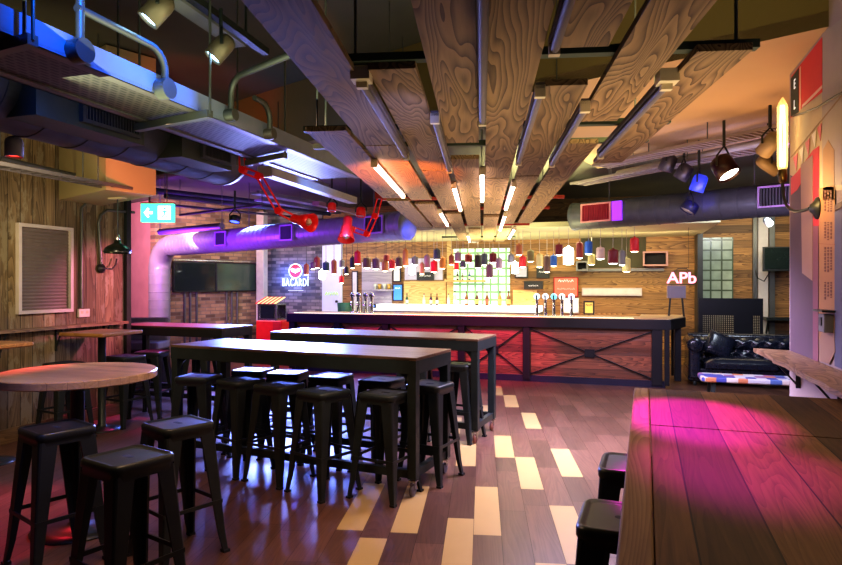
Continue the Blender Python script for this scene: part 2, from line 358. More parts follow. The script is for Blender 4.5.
# floor: separate boards with thin joints, some of them beige
def make_floor():
    W, Lb, g = .1755, .915, .0012; mb = MB(); cols = []
    beige = {0: [(3.90, 4.83)], 1: [(2.87, 3.795)], 2: [(3.89, 4.80)], 3: [(6.5, 7.3)], 4: [(3.25, 4.17), (5.36, 6.215), (8.5, 9.37)], 5: [(3.905, 4.835), (7.2, 8.05)],
             6: [(5.66, 6.47), (8.78, 9.58)], 7: [(4.81, 5.69), (7.97, 8.82), (2.68, 3.55)], 8: [(6.81, 7.64), (3.55, 4.475)], 9: [(5.15, 6.01)]}
    rnd = random.Random(3)
    mb.cur = 1; mb.poly([(-12, -3, -.004), (6, -3, -.004), (6, 16, -.004), (-12, 16, -.004)]); cols.append(1)
    def quad(l0, l1, a0, a1):
        mb.poly([PQ * l + PP * a for l, a in ((l0 + g, a0 + g), (l1 - g, a0 + g), (l1 - g, a1 - g), (l0 + g, a1 - g))])
    for k in range(-62, 34):
        l0 = -.93 + k * W; b = sorted(beige.get(k, [])); a = -4 + rnd.random() * .9
        mb_a = a; i = 0
        while mb_a < 16:
            e = mb_a + Lb
            if i < len(b) and e > b[i][0]:
                if b[i][0] - mb_a > .02: mb.cur = 0; quad(l0, l0 + W, mb_a, b[i][0]); cols.append(.75 + rnd.random() * .5)
                mb.cur = 2; quad(l0, l0 + W, *b[i]); cols.append(1); mb_a = b[i][1]; i += 1; continue
            mb.cur = 0; quad(l0, l0 + W, mb_a, e); cols.append(.72 + rnd.random() * .56); mb_a = e
    o = mb.build('floor', [M['floor'], M['floor_gap'], M['floor_beige']])
    at = o.data.color_attributes.new('Col', 'FLOAT_COLOR', 'CORNER')
    for p in o.data.polygons:
        for li in p.loop_indices: at.data[li].color = (cols[p.index], cols[p.index], cols[p.index], 1)
    # grain follows the boards: turn the object's own axes
    R = Matrix.Rotation(PA, 4, 'Z')
    o.data.transform(R.inverted()); o.rotation_euler = (0, 0, PA)
    o['kind'] = 'structure'; o['label'] = 'dark brown plank floor with scattered beige boards'; o['category'] = 'floor'
make_floor()
LW = -5.77                                     # face of the left wall
struct('wall_left', MB().box((LW - .15, 1.55, 1.95), (.3, 9.1, 3.9)), M['left_wall'], 'weathered vertical board wall with peeling paint on the left')
struct('trim_1', MB().box((LW - .0, 6.13, 1.6), (.1, .07, 3.2)), M['black_metal'], 'black corner post at the end of the board wall')
struct('baseboard_left', MB().box((LW + .012, 1.55, .07), (.024, 9.1, .14)), M['shelf_wood'], 'low wooden skirting under the weathered board wall')
struct('wall_back', MB().box((-.95, 13.0, 1.9), (11.6, .2, 3.8)), M['back_clad'], 'honey timber clad wall behind the bar')
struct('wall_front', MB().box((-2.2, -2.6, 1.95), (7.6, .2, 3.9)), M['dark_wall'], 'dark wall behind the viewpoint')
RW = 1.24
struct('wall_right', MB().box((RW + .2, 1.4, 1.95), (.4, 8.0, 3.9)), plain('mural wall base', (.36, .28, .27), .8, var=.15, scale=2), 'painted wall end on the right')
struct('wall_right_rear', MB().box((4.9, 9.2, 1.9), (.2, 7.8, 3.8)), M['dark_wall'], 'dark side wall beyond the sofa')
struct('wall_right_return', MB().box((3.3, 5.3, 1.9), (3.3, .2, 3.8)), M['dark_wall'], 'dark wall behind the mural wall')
# the recess on the left: brick wall with the screens, alcove, grey brick wall with the neon
T0 = Vector((-9.04, 10.06, 0)); TV_ANG = math.atan2(BN.y, BN.x)
struct('wall_brick_left', MB().box((1.56, .1, 1.9), (2.62, .2, 3.8)), M['brick_brown'], 'brown brick wall under the two wide screens', origin=T0, rz=TV_ANG)
al = T0 + BE * -.02
struct('wall_alcove', MB().box((.0, 0, 1.9), (3.4, .12, 3.8)), M['pink_wall'], 'pink lit board wall left of the big duct', origin=T0 + BE * 1.75 + BN * .37, rz=math.atan2(-BE.y, -BE.x))
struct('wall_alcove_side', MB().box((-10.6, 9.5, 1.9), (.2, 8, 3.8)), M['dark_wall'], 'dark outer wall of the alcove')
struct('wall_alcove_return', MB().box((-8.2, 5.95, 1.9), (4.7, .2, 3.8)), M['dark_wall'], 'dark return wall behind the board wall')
struct('wall_brick_rear', MB().box((0, 0, 1.9), (1.5, .2, 3.8)), M['brick_grey'], 'grey blue brick wall carrying the neon sign', origin=(-7.26, 12.96, 0))
pc = far(262, 283, 14.2); struct('pillar_1', MB().rbox((pc.x, pc.y, 1.6), (.19, .19, 3.2), .012), M['white_paint'], 'slim pale pillar between the two brick walls')
d0 = struct('door_1', MB().rbox((-6.26, 12.87, 1.5), (.50, .06, 3.0), .01), M['white_panel'], 'tall bluish white door panel with yellow green lettering')
MB().tube([(-6.42 + .032 * i, 12.836, 1.33 + (.04 if i % 2 else -.03)) for i in range(11)], .012, 5).build('door_lettering', M['ink_green'], d0)
struct('door_handle', MB().cyl((-6.13, 12.84, 1.16), (-6.13, 12.80, 1.16), .03), M['black_metal'], parent=d0)
# ceilings
struct('ceiling', MB().box((-2.9, 5.2, 4.0), (16, 16.5, .2)), M['concrete_ceiling'], 'dark olive concrete ceiling')
bp = Vector((1.231, 4.465, 0))                 # the beam edge comes down at this point of the right wall
b0, b1 = bp + BE * -.45, bp + BE * 9.5
struct('ceiling_beam', MB().slab([(b0.x, b0.y, 3.181), (b1.x, b1.y, 3.181), (b1.x + .37 * .2, b1.y + .2, 3.181), (b0.x + .37 * .2, b0.y + .2, 3.181)], .72), M['beam_olive'], 'olive face of the ceiling beam above the boards')
def lowc(a, b, y1=8.1): return [tuple(bp + BE * a), tuple(bp + BE * b)]
p_a, p_b, p_c, p_d = bp + BE * -.45, bp + BE * 2.6, Vector((-.3, 9.0, 0)), Vector((2.6, 7.25, 0))
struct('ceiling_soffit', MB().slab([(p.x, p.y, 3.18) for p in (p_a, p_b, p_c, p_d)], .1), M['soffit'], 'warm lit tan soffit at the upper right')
struct('ceiling_low', MB().slab([(4.9, 3.4, 3.29), (4.9, 13, 3.29), (-10.6, 13, 3.29), (-10.6, 9.2, 3.29)], .1), M['low_ceiling'], 'dim grey low ceiling at the back of the room')
c0 = Vector((LW, 5.18, 0)); c1 = c0 - BE * 1.13
lp = [c0, c1, c1 + BN * .5, Vector((LW, 5.75, 0))]
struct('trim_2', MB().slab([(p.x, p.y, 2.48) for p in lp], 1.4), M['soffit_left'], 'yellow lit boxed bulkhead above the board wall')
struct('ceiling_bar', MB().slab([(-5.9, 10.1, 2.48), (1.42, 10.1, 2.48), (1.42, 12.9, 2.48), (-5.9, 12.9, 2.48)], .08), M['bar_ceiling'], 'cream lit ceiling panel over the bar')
# glass block windows
w1a, w1b = onY(453, 305, 12.895), onY(510, 250, 12.895)
w = struct('window_1', MB().box(((w1b.x - w1a.x) / 2, 0, 0), (w1b.x - w1a.x, .04, 1.36)), M['glass_block'], 'brightly lit glass block window behind the bottles', origin=(w1a.x, 12.88, 1.72))
w2a, w2b = onY(699.5, 300, 12.895), onY(733, 237.5, 12.895)
w = struct('window_2', MB().box(((w2b.x - w2a.x) / 2, 0, 0), (w2b.x - w2a.x, .04, 1.24)), M['glass_block_dim'], 'dim glass block window behind the sofa', origin=(w2a.x, 12.88, 1.82))
for k, (px, wd, mt) in enumerate(((755, .07, 'conduit'), (763, .16, 'white_paint'), (772, .09, 'conduit'))):
    p = onY(px, 283, 12.84); struct('trim_%d' % (3 + k), MB().box((p.x, 12.86, 1.6), (wd, .08, 3.2)), M[mt], ['slim grey upright right of the perforated panel', 'pale wide upright beside the wall television', 'grey upright just left of the wall television'][k])
p = onY(698, 283, 12.7); struct('trim_6', MB().box((p.x, 12.6, 1.6), (.09, .5, 3.2)), M['black_metal'], 'dark post between bar wall and glass blocks')
p = onY(450, 283, 12.84); struct('trim_7', MB().box((p.x, 12.87, 1.75), (.14, .05, 1.46)), M['yellow_wood'], 'olive timber jamb left of the lit glass blocks')

# ================================================================== STOOLS
def make_stool(label, loc, rz, group):
    t = thing('bar_stool', label, 'stool', (0, 0, 0), 0, group)
    H = .77; mb = MB()
    # seat: pressed square sheet with rounded corners, rolled edge and a slot
    def ring(h, r, z, seg=5):
        out = []
        for k, (sx, sy) in enumerate(((1, 1), (-1, 1), (-1, -1), (1, -1))):
            for j in range(seg + 1):
                a = PI / 2 * (k + j / seg); out.append(Vector((sx * (h - r) + math.cos(a) * r, sy * (h - r) + math.sin(a) * r, z)))
        return out
    rs = [ring(.152, .04, H - .075), ring(.152, .04, H - .045), ring(.157, .042, H - .04), ring(.157, .042, H - .012), ring(.150, .04, H - .002), ring(.142, .036, H), ring(.134, .034, H - .006), ring(.124, .03, H - .0075)]
    n = len(rs[0]); vs = [p for r in rs for p in r]
    mb.add(vs, [(i * n + j, i * n + (j + 1) % n, (i + 1) * n + (j + 1) % n, (i + 1) * n + j) for i in range(len(rs) - 1) for j in range(n)], True)
    mb.add(rs[-1], [tuple(range(n))])
    seat = mb.build('seat', M['black_metal'], t)
    sl = MB(); pts = [(math.cos(a) * .016 + (.022 if math.cos(a) > 0 else -.022), math.sin(a) * .016, H - .0068) for a in [2 * PI * k / 16 for k in range(16)]]
    sl.poly(pts); sl.build('grip_slot', M['dark_hole'], seat)
    for sx, sy in ((1, 1), (-1, 1), (-1, -1), (1, -1)):
        mb = MB(); top, bot = .150, .205
        def lsec(c, wd, z):   # angle section whose corner is at (sx*c, sy*c)
            t_ = .012; r = wd * .16
            P_ = [(0, wd), (0, r), (r * .3, r * .3), (r, 0), (wd, 0), (wd, t_), (r + t_, t_), (t_, r + t_), (t_, wd)]
            return [Vector((sx * (c - x), sy * (c - y), z)) for x, y in P_]
        secs = [lsec(top, .095, H - .05), lsec(top + .012, .080, H - .22), lsec(bot - .012, .046, .12), lsec(bot, .034, .012)]
        m_ = len(secs[0]); vs = [p for q in secs for p in q]
        mb.add(vs, [(i * m_ + j, i * m_ + (j + 1) % m_, (i + 1) * m_ + (j + 1) % m_, (i + 1) * m_ + j) for i in range(3) for j in range(m_)])
        lg = mb.build('leg', M['black_metal'], t)
        MB().box((sx * (bot - .014), sy * (bot - .014), .008), (.04, .04, .016)).build('foot_cap', M['rubber'], lg)
    c = .178
    for a, b in (((c, c), (-c, c)), ((-c, c), (-c, -c)), ((-c, -c), (c, -c)), ((c, -c), (c, c))):
        MB().bar((a[0], a[1], .30), (b[0], b[1], .30), .008, .022).build('footrest_bar', M['black_metal'], t)
    t.location = loc; t.rotation_euler = (0, 0, rz); ROOT[t.name] = Matrix.Translation(Vector(loc)) @ Matrix.Rotation(rz, 4, 'Z')
    return t
stool0 = None
def stool(x, y, deg, label, group):
    global stool0
    if stool0 is None: stool0 = make_stool(label, (x, y, 0), math.radians(deg), group); return stool0
    return dup(stool0, (x, y, 0), math.radians(deg), label, group)
g1 = 'stools around the round table'
stool(-3.042, 2.72, -20, 'black metal stool left of the round table pole, seat half behind it', g1)
stool(-2.211, 2.364, -16, 'nearest black metal stool, in front of the round table', g1)
stool(-2.462, 3.018, -22, 'black metal stool right of the round table with bluish seat', g1)
g2 = 'stools along the near side of the front long table'
for (x, y, a), lb in zip(((-3.53, 4.60, 8), (-3.053, 4.53, -20), (-2.62, 4.42, -14), (-2.15, 4.27, -22), (-1.67, 4.33, -12)),
                     ('black stool at the left end of the front long table', 'second black stool from the left on the near side of the front long table', 'middle black stool on the near side of the front long table',
                      'black stool with bright seat, fourth along the near side of the front long table', 'black stool with bright seat beside the right front leg of the long table')): stool(x, y, a, lb, g2)
g3 = 'stools along the far side of the front long table'
for (x, y, a), lb in zip(((-3.30, 5.09, 5), (-2.90, 5.04, 6), (-2.428, 4.97, -5), (-1.93, 4.92, -8), (-1.47, 4.82, -12)),
                     ('black stool at the left end of the far side of the front long table', 'second black stool from the left on the far side of the front long table', 'middle black stool on the far side of the front long table',
                      'brownish topped stool behind the bright seated stool at the right table leg', 'black stool between the two right end legs of the front long table')): stool(x, y, a, lb, g3)
g4 = 'stools at the rear long table'
stool(-1.55, 6.12, -10, 'black stool by the right front leg of the rear long table', g4)
stool(-2.02, 6.08, 4, 'black stool under the rear long table, left of its right legs', g4)
g5 = 'stools by the weathered board wall'
stool(-5.38, 4.90, -12, 'black stool behind the round table, its legs seen under the tabletop', g5)
q_ = far(126, 283, 6.95); stool(q_.x, q_.y, -8, 'black stool beyond the small square table by the board wall', g5)
q_ = far(152, 283, 7.4); stool(q_.x, q_.y, 14, 'purple lit stool seat near the corner post of the board wall', g5)
stool(-4.9, 6.42, 10, 'black stool under the purple lit table', g5)
g6 = 'stools at the rustic table'
stool(.07, 2.96, -3, 'farther black stool tucked against the rustic table edge', g6)
stool(.02, 2.27, -3, 'nearer black stool tucked against the rustic table edge', g6)

# ================================================================== TABLES
def long_table(name_loc, ang, L, W, label, top_mat, Ht=1.03, wheel='caster_wheel', group='long high tables on wheels'):
    t = thing('high_table', label, 'table', name_loc, ang, group)
    M_ = ROOT[t.name]
    def b(nm, mb, mt, par=None): return mb.build(nm, mt, par or t, world=False)
    b('tabletop', MB().rbox((0, 0, Ht - .012), (L, W, .024), .008), top_mat)
    ap = MB()
    for s in (-1, 1):
        ap.box((0, s * (W / 2 - .02), Ht - .073), (L - .004, .036, .098)); ap.box((s * (L / 2 - .02), 0, Ht - .073), (.036, W - .08, .098))
    b('apron', ap, M['table_metal'])
    for sx in (-1, 1):
        for sy in (-1, 1):
            x, y = sx * (L / 2 - .04), sy * (W / 2 - .04)
            lg = MB().rbox((x, y, (.13 + Ht - .12) / 2), (.072, .072, Ht - .25), .006)
            # curved gusset into the long rail
            g = [(x, y, Ht - .12)] + [(x - sx * (.036 + .10 * (1 - math.cos(a))), y, Ht - .12 - .10 * (1 - math.sin(a))) for a in [PI / 2 * k / 6 for k in range(7)]][::1]
            g = [(x - sx * .03, y - .004, Ht - .12), (x - sx * .03, y - .004, Ht - .25)] + [(x - sx * (.036 + .12 * (1 - math.cos(a))), y - .004, Ht - .25 + .13 * math.sin(a)) for a in [PI / 2 * k / 6 for k in range(7)]]
            lg.slab(g, Vector((0, .008, 0)))
            lo = b('leg', lg, M['table_metal'])
            c = MB().box((x, y, .115), (.06, .06, .012)); c.box((x - .018, y, .085), (.004, .035, .06)); c.box((x + .018, y, .085), (.004, .035, .06))
            b('caster_fork', c, M['steel'], lo)
            b('caster_wheel', MB().lathe([(0, -.014), (.036, -.014), (.045, -.009), (.045, .009), (.036, .014), (0, .014)], (x, y - .012, .045), 18, (1, 0, 0)), M[wheel], lo)
    for sy in (-1, 1): b('stretcher', MB().box((0, sy * (W / 2 - .04), .165), (L - .14, .05, .06)), M['table_metal'])
    for sx in (-1, 1): b('stretcher', MB().box((sx * (L / 2 - .04), 0, .165), (.05, W - .14, .06)), M['table_metal'])
    return t
long_table((-2.585, 4.80, 0), math.radians(-6.6), 2.42, .70, 'front long high table on casters with lacquered dark top', M['table_wood'])
long_table((-2.52, 6.38, 0), math.radians(-5), 2.46, .66, 'rear long high table on brown casters, between front table and bar', M['table_wood'], wheel='brown_wheel')
long_table((-5.50, 6.80, 0), math.radians(-3), 1.8, .62, 'purple lit high table beyond the corner of the board wall', M['table_wood'])
def pedestal(name, label, loc, top, Ht, pole_r, base_r, rz=0):
    t = thing(name, label, 'table', loc, rz, None)
    top(t, Ht)
    MB().lathe([(0, 0), (base_r, 0), (base_r, .008), (base_r * .6, .018), (pole_r * 1.6, .03), (pole_r, .05), (pole_r, Ht - .07), (pole_r * 1.5, Ht - .05), (.12, Ht - .045), (.12, Ht - .038), (0, Ht - .038)], n=28).build('pedestal', M['black_metal'], t, world=False)
    return t
def round_top(r):
    def f(t, H): MB().lathe([(0, H - .05), (r - .006, H - .05), (r, H - .044), (r, H - .006), (r - .006, H), (0, H)], n=64, smooth=False).build('tabletop', M['round_wood'], t, world=False)
    return f
def square_top(s, m):
    def f(t, H):
        o = MB().rbox((0, 0, H - .02), (s, s, .04), .02).build('tabletop', m, t, world=False)
    return f
rt = far(77.5, 283, 4.0)
pedestal('round_table', 'large round wooden high table on a black pole at the left', (rt.x, rt.y, 0), round_top(.475), 1.01, .042, .27)
sq = onZ(99, 429)
pedestal('square_table', 'small square high table with orange edge beside the board wall', (sq.x + .04, sq.y, 0), square_top(.58, M['orange_wood']), 1.06, .04, .2)
pedestal('square_table', 'orange edged table corner at the far left, mostly cut off', (-5.28, 4.03, 0), square_top(.48, M['orange_wood']), 1.05, .04, .2)
# rustic table at the right
t = thing('rustic_table', 'large rustic plank table with magenta sheen at the right', 'table', (.073, 3.63, 0), math.radians(-2.1))
def rb(nm, mb, mt): return mb.build(nm, mt, t, world=False)
rb('tabletop', MB().rbox((.60, -.46, .98), (1.04, .92, .04), .006), M['rustic'])
rb('tabletop', MB().rbox((.60, -1.858, .98), (1.04, 1.86, .04), .006), M['rustic'])
rb('edge_board', MB().rbox((.04, -1.394, .98), (.076, 2.79, .044), .012), M['rustic_edge'])
for x in (.17, .98):
    for y in (-2.6, -.2): rb('leg', MB().box((x, y, .48), (.08, .08, .96)), M['table_metal'])
for x in (.17, .98): rb('rail', MB().box((x, -1.39, .93), (.05, 2.4, .06)), M['table_metal'])
# ledges
led = MB(); pr = [(1.235, 5.35)] ; rnd = random.Random(5)
front = [(1.0 + rnd.uniform(-.012, .012), 5.47 - k * .12) for k in range(56)]
led.slab([(x, y, 1.035) for x, y in front + [(1.236, front[-1][1]), (1.236, 5.38)]], .03)
t = thing('wall_ledge', 'live edge drinking ledge under the mural at the right', 'shelf', (1.23, 3.2, 0))
led.build('board', M['ledge_wood'], t)
for y in (5.1, 4.2, 3.0): MB().bar((1.22, y, 1.03), (1.05, y, 1.03), .03, .012).bar((1.225, y, 1.03), (1.225, y, .82), .03, .012).bar((1.07, y, 1.02), (1.22, y, .84), .02, .012).build('bracket', M['black_metal'], t)
t = thing('wall_ledge', 'narrow wooden drinking ledge along the weathered board wall', 'shelf', (LW, 4.3, 0))
MB().box((LW + .06, 3.6, 1.105), (.12, 4.9, .03)).build('board', M['shelf_wood'], t)
for px in (10, 66, 113):
    y = onX(px, 330, LW + .15).y
    MB().bar((LW + .01, y, 1.085), (LW + .1, y, 1.085), .03, .012).bar((LW + .008, y, 1.09), (LW + .008, y, .85), .03, .012).bar((LW + .095, y, 1.08), (LW + .02, y, .9), .015, .012).build('bracket', M['black_metal'], t)

# ================================================================== BAR
BY = 9.97
t = thing('bar_counter', 'long bar counter with steel X bracing and red lit boards', 'bar', (-2.5, BY, 0))
xl, xr = -5.72, .70
ct = MB().slab([(xl, BY - .02, 1.04), (xr, BY - .02, 1.04), (xr + .26, BY + .72, 1.04), (xr + .30, BY + 1.35, 1.04), (xr - .35, BY + 1.35, 1.04), (xr - .4, BY + .72, 1.04), (xl, BY + .72, 1.04)][::1], -.02)
ct.build('countertop', M['bar_top'], t)
fs = MB().box(((xl + xr) / 2, BY - .02, .955), (xr - xl + .04, .05, .15)).bar((xr, BY - .02, .955), (xr + .27, BY + .72, .955), .05, .15).bar((xr + .27, BY + .72, .955), (xr + .31, BY + 1.35, .955), .05, .15)
fs.build('fascia', M['bar_metal'], t)
MB().box(((xl + xr) / 2, BY + .3, 1.0), (xr - xl - .1, .55, .06)).build('carcass', M['dark_hole'], t)
MB().box(((xl + xr) / 2 - .03, BY + .11, .48), (xr - xl - .2, .06, .9)).build('front_boards', M['bar_clad'], t)
MB().box(((xl + xr) / 2, BY + .08, .05), (xr - xl - .1, .1, .1)).build('kick_plate', plain('blue black kick plate', (.02, .02, .05), .35, .3), t)
posts = [-5.65, -4.76, -3.85, -2.5, -1.43, .53]
for k, x in enumerate(posts): MB().rbox((x, BY + .03, .48), (.115 if k < 5 else .15, .09, .88), .006).build('post', M['bar_metal'], t)
MB().rbox((xr - .03, BY + .03, .48), (.07, .09, .88), .006).build('post', M['bar_metal'], t)
for y in (.55, 1.15): MB().rbox((xr + .16, BY + y, .48), (.10, .10, .88), .006).build('post', M['bar_metal'], t)
for a, b in zip(posts[:-1], posts[1:]):
    a += .05; b -= .05; y = BY + .045; cx = (a + b) / 2
    MB().bar((a, y, .85), (b, y, .12), .016, .035, up=(0, 1, 0)).bar((a, y + .01, .12), (b, y + .01, .85), .016, .035, up=(0, 1, 0)).box((cx, y - .012, .485), (.15, .02, .13)).build('cross_brace', M['bar_metal'], t)
MB().box(((xl + xr) / 2 - .2, BY + .02, 1.043), (xr - xl - .6, .012, .006)).build('light_strip', M['strip_warm'], t)
# back counter with lit front
t = thing('back_counter', 'white glowing back counter under the bottles', 'counter', (-2.8, 12.55, 0))
a, b_ = onY(372, 308, 12.25), onY(539, 308, 12.25)
MB().box(((a.x + b_.x) / 2, 12.56, .5), (b_.x - a.x, .6, 1.0)).build('cabinet', M['grey_paint'], t)
MB().box(((a.x + b_.x) / 2, 12.56, 1.06), (b_.x - a.x, .6, .12)).build('lit_worktop', M['strip_white'], t)

# ---- beer taps
def make_tap(label, loc, group, lens):
    t = thing('beer_tap', label, 'beer tap', loc, 0, group)
    def b(n_, mb, mt, p=None): return mb.build(n_, mt, p or t, world=False)
    b('base', MB().lathe([(0, 0), (.05, 0), (.05, .012), (.03, .02), (0, .02)], n=16), M['chrome'])
    b('column', MB().lathe([(.028, .015), (.024, .06), (.022, .2), (.026, .25), (.03, .27)], n=14), M['chrome'])
    b('spout', MB().tube([(0, -.02, .2), (0, -.07, .2), (0, -.09, .17), (0, -.09, .12)], .009), M['chrome'])
    b('handle', MB().cyl((0, -.04, .23), (0, -.075, .34), .009, .013), M['black_metal'])
    b('badge', MB().lathe([(0, -.012), (.045, -.012), (.052, 0), (.045, .012), (0, .012)], (0, -.02, .32), 18, (0, 1, 0)), lens)
    return t
LENS = [glow('tap lens ' + n_, c, 1.0) for n_, c in (('pale blue', (.55, .8, 1)), ('ice white', (.8, .9, 1)), ('cyan', (.2, .7, .9)), ('pearl', (.85, .85, .8)), ('lilac white', (.8, .75, 1)))]
for k, px in enumerate((537, 545.5, 554, 562, 571.5)):
    p = onY(px, 315, BY + .30); make_tap('chrome beer tap with %s badge, %s in the right hand row of taps' % (('pale blue', 'ice white', 'cyan', 'pearl', 'lilac')[k], nth[k]), (p.x, p.y, 1.04), 'beer taps at the right end of the bar', LENS[k])
for k, px in enumerate((353, 359, 366, 372)):
    p = onY(px, 315, BY + .30); make_tap('tall chrome beer tap, %s in the left hand row of taps' % nth[k], (p.x, p.y, 1.04), 'beer taps at the left end of the bar', M['chrome'])
# ---- bottles
def make_bottle(label, loc, s, glass, cap, lab, group):
    t = thing('bottle', label, 'bottle', loc, 0, group)
    MB().lathe([(0, 0), (.036, 0), (.038, .01), (.038, .16), (.03, .19), (.014, .225), (.013, .275), (0, .275)], n=14).build('glass_body', glass, t, world=False)
    MB().lathe([(.015, .27), (.015, .305), (0, .305)], n=12).build('cap', cap, t, world=False)
    MB().lathe([(.0386, .04), (.0386, .13)], n=14).build('paper_label', lab, t, world=False)
    t.scale = (s, s, s); return t
GL = {n_: plain('bottle glass ' + n_, c, .12, 0, var=.1, coat=.5) for n_, c in (('amber', (.20, .07, .015)), ('green', (.04, .12, .04)), ('clear', (.55, .62, .55)), ('brown', (.10, .035, .01)), ('gold', (.5, .33, .06)), ('dark', (.015, .015, .02)), ('blue', (.03, .08, .35)))}
for k, (px, yb, yt, gname, lname) in enumerate(((466.5, 307, 290, 'amber', 'paper'), (477, 307, 292, 'brown', 'yellow_paper'), (487, 307, 293, 'amber', 'red_poster'), (500, 307, 297, 'gold', 'yellow_paper'), (508.5, 307, 291, 'amber', 'yellow_paper'), (455, 307, 291, 'clear', 'paper'))):
    p = onY(px, 300, 12.4); make_bottle('%s spirit bottle standing %s on the white back counter' % (gname, ('left of centre', 'just left of the middle', 'in the middle', 'right of the middle', 'at the right end', 'left of all the amber ones')[k]), (p.x, 12.4, 1.12), .95 + .01 * k, GL[gname], M['black_metal'], M[lname], 'bottles on the back counter')
for k, (px, gname) in enumerate(((424, 'clear'), (431, 'dark'), (437, 'brown'), (448.5, 'clear'), (407, 'green'))):
    p = onY(px, 300, 12.4); make_bottle('%s bottle in the shadowed left part of the back counter, %s' % (gname, ('second along', 'third along', 'fourth along', 'by the timber jamb', 'leftmost')[k]), (p.x, 12.4, 1.12), .8, GL[gname], M['black_metal'], M['paper'], 'bottles on the back counter')
# ================================================================== BACK BAR DETAILS
def wallrect(x0, y0, x1, y1, Y=12.88):
    a, b = onY(x0, y1, Y), onY(x1, y0, Y); return (a.x + b.x) / 2, (a.z + b.z) / 2, b.x - a.x, b.z - a.z
def clad(name, x0, y0, x1, y1, m, label, th=.03):
    cx, cz, w, h = wallrect(x0, y0, x1, y1); return struct(name, MB().box((0, 0, 0), (w, th, h)), m, label, origin=(cx, 12.9 - th / 2, cz))
clad('trim_8', 362, 262, 392, 318, M['pale_clad'], 'pale lilac washed board panel on the back bar wall')
clad('trim_9', 404, 279, 446, 318, M['yellow_wood'], 'yellow lit pine panel on the back bar wall')
clad('trim_10', 513, 290, 537, 316, M['yellow_wood'], 'yellow pine panel right of the glass blocks')
clad('trim_11', 581, 236, 646, 268, plain('dark green alcove', (.06, .055, .03), .8), 'dark greenish recess behind the right pendants', .02)
clad('trim_12', 452, 240, 512, 249, M['back_clad'], 'timber header above the lit glass blocks', .06)
def picture(name, x0, y0, x1, y1, frame, face, label, cat, lines=None, Y=12.86, z_text=None):
    cx, cz, w, h = wallrect(x0, y0, x1, y1, Y); t = thing(name, label, cat, (cx, Y, cz))
    MB().box((cx, Y, cz), (w, .03, h)).build('frame', frame, t)
    MB().box((cx, Y - .017, cz), (w - .05, .006, h - .05)).build('face', face, t)
    for body, dz, size, m in (lines or []):      # print too small to read in the photo: a jagged line of unreadable marks
        wl_ = min(w * .7, len(body) * size * .55); pts = []; nn = len(body) * 2
        for i in range(nn + 1): pts.append((cx - wl_ / 2 + wl_ * i / nn, Y - .023, cz + dz * h + size * (.3 if i % 2 else -.2) * (1 if i % 3 else .5)))
        MB().tube(pts, size * .09, 5).build('scribble', m, t)
    return t
picture('wall_poster', 393, 284, 403, 301, M['black_metal'], M['blue_poster'], 'blue backlit poster on the back bar wall', 'poster', [('BAR', .25, .07, M['ink_white'])])
picture('framed_picture', 352, 271, 358, 312, M['black_metal'], M['paper'], 'tall black framed mirror strip behind the left beer taps', 'picture')
picture('framed_picture', 393, 262, 401, 282, M['black_metal'], M['paper'], 'small black framed picture above the blue poster', 'picture')
picture('framed_picture', 404, 257, 444, 281, M['shelf_wood'], M['lilac_paper'], 'wide lilac print in timber frame on the back bar wall', 'picture')
picture('bar_sign', 417, 272, 434, 280, M['black_metal'], M['black_board'], 'dark name board on the shelf left of the glass blocks', 'sign', [('COCKTAILS', 0, .05, M['ink_white'])], Y=12.80)
picture('framed_picture', 515, 266, 528, 278, M['black_metal'], M['lilac_paper'], 'small reddish picture right of the glass blocks', 'picture')
picture('framed_picture', 536.5, 266, 549.5, 278, M['black_metal'], M['black_board'], 'dark framed picture with pale scribble above the yellow panel', 'picture', [('OPEN', 0, .07, M['ink_white'])])
picture('chalk_board', 524, 281, 543, 289, M['black_metal'], M['black_board'], 'tilted black chalk board with white lettering on the back bar shelf', 'sign', [('THE BAR', -.1, .05, M['ink_white'])], Y=12.78)
picture('wall_poster', 553.5, 277, 578.5, 297, M['red_rail'], M['red_poster'], 'red backlit poster with pale lettering behind the right taps', 'poster', [('BARMAN', .3, .09, M['ink_white']), ('APPLY NOW', -.1, .07, M['paper'])])
picture('wall_poster', 563, 298, 579, 313, M['white_paint'], M['strip_white'], 'white lit panel low behind the right taps', 'poster')
picture('price_stand', 583.5, 301, 594.5, 314.5, M['black_metal'], M['yellow_paper'], 'small framed yellow card standing on the bar', 'sign', [('Bar', .2, .06, M['ink_dark'])], Y=BY + .45)
picture('wall_strip', 582, 288, 642, 295.5, M['frame_pink'], M['white_paint'], 'long pale metal strip fixed to the timber wall', 'panel')
picture('wall_strip', 582, 268, 664, 271.5, M['grey_paint'], M['grey_paint'], 'long thin grey strip above the pale metal strip', 'panel')
picture('payment_screen', 370.5, 304, 376, 308, M['black_metal'], M['blue_poster'], 'tiny blue lit screen beside the left beer taps', 'screen', Y=12.2)
# box shelves
def box_shelf(x0, y0, x1, y1, label, m, D=.22):
    cx, cz, w, h = wallrect(x0, y0, x1, y1, 12.7); y = 12.9 - D / 2; t = thing('box_shelf', label, 'shelf', (cx, 12.85, cz))
    MB().box((cx, y, cz + h / 2 - .015), (w, D, .03)).build('top_board', m, t); MB().box((cx, y, cz - h / 2 + .015), (w, D, .03)).build('bottom_board', m, t)
    for s in (-1, 1): MB().box((cx + s * (w / 2 - .015), y, cz), (.03, D, h - .06)).build('side_board', m, t)
    MB().box((cx, 12.885, cz), (w - .06, .02, h - .06)).build('back_board', M['dark_hole'], t)
box_shelf(643, 251, 668, 266, 'open box shelf with pink lit end on the timber wall', plain('pink lit shelf board', (.4, .22, .2), .6))
box_shelf(576, 261, 588, 271, 'small dark open box shelf under the right pendants', M['grey_paint'])
a, b_ = onY(445, 281, 12.7), onY(484, 281, 12.7)
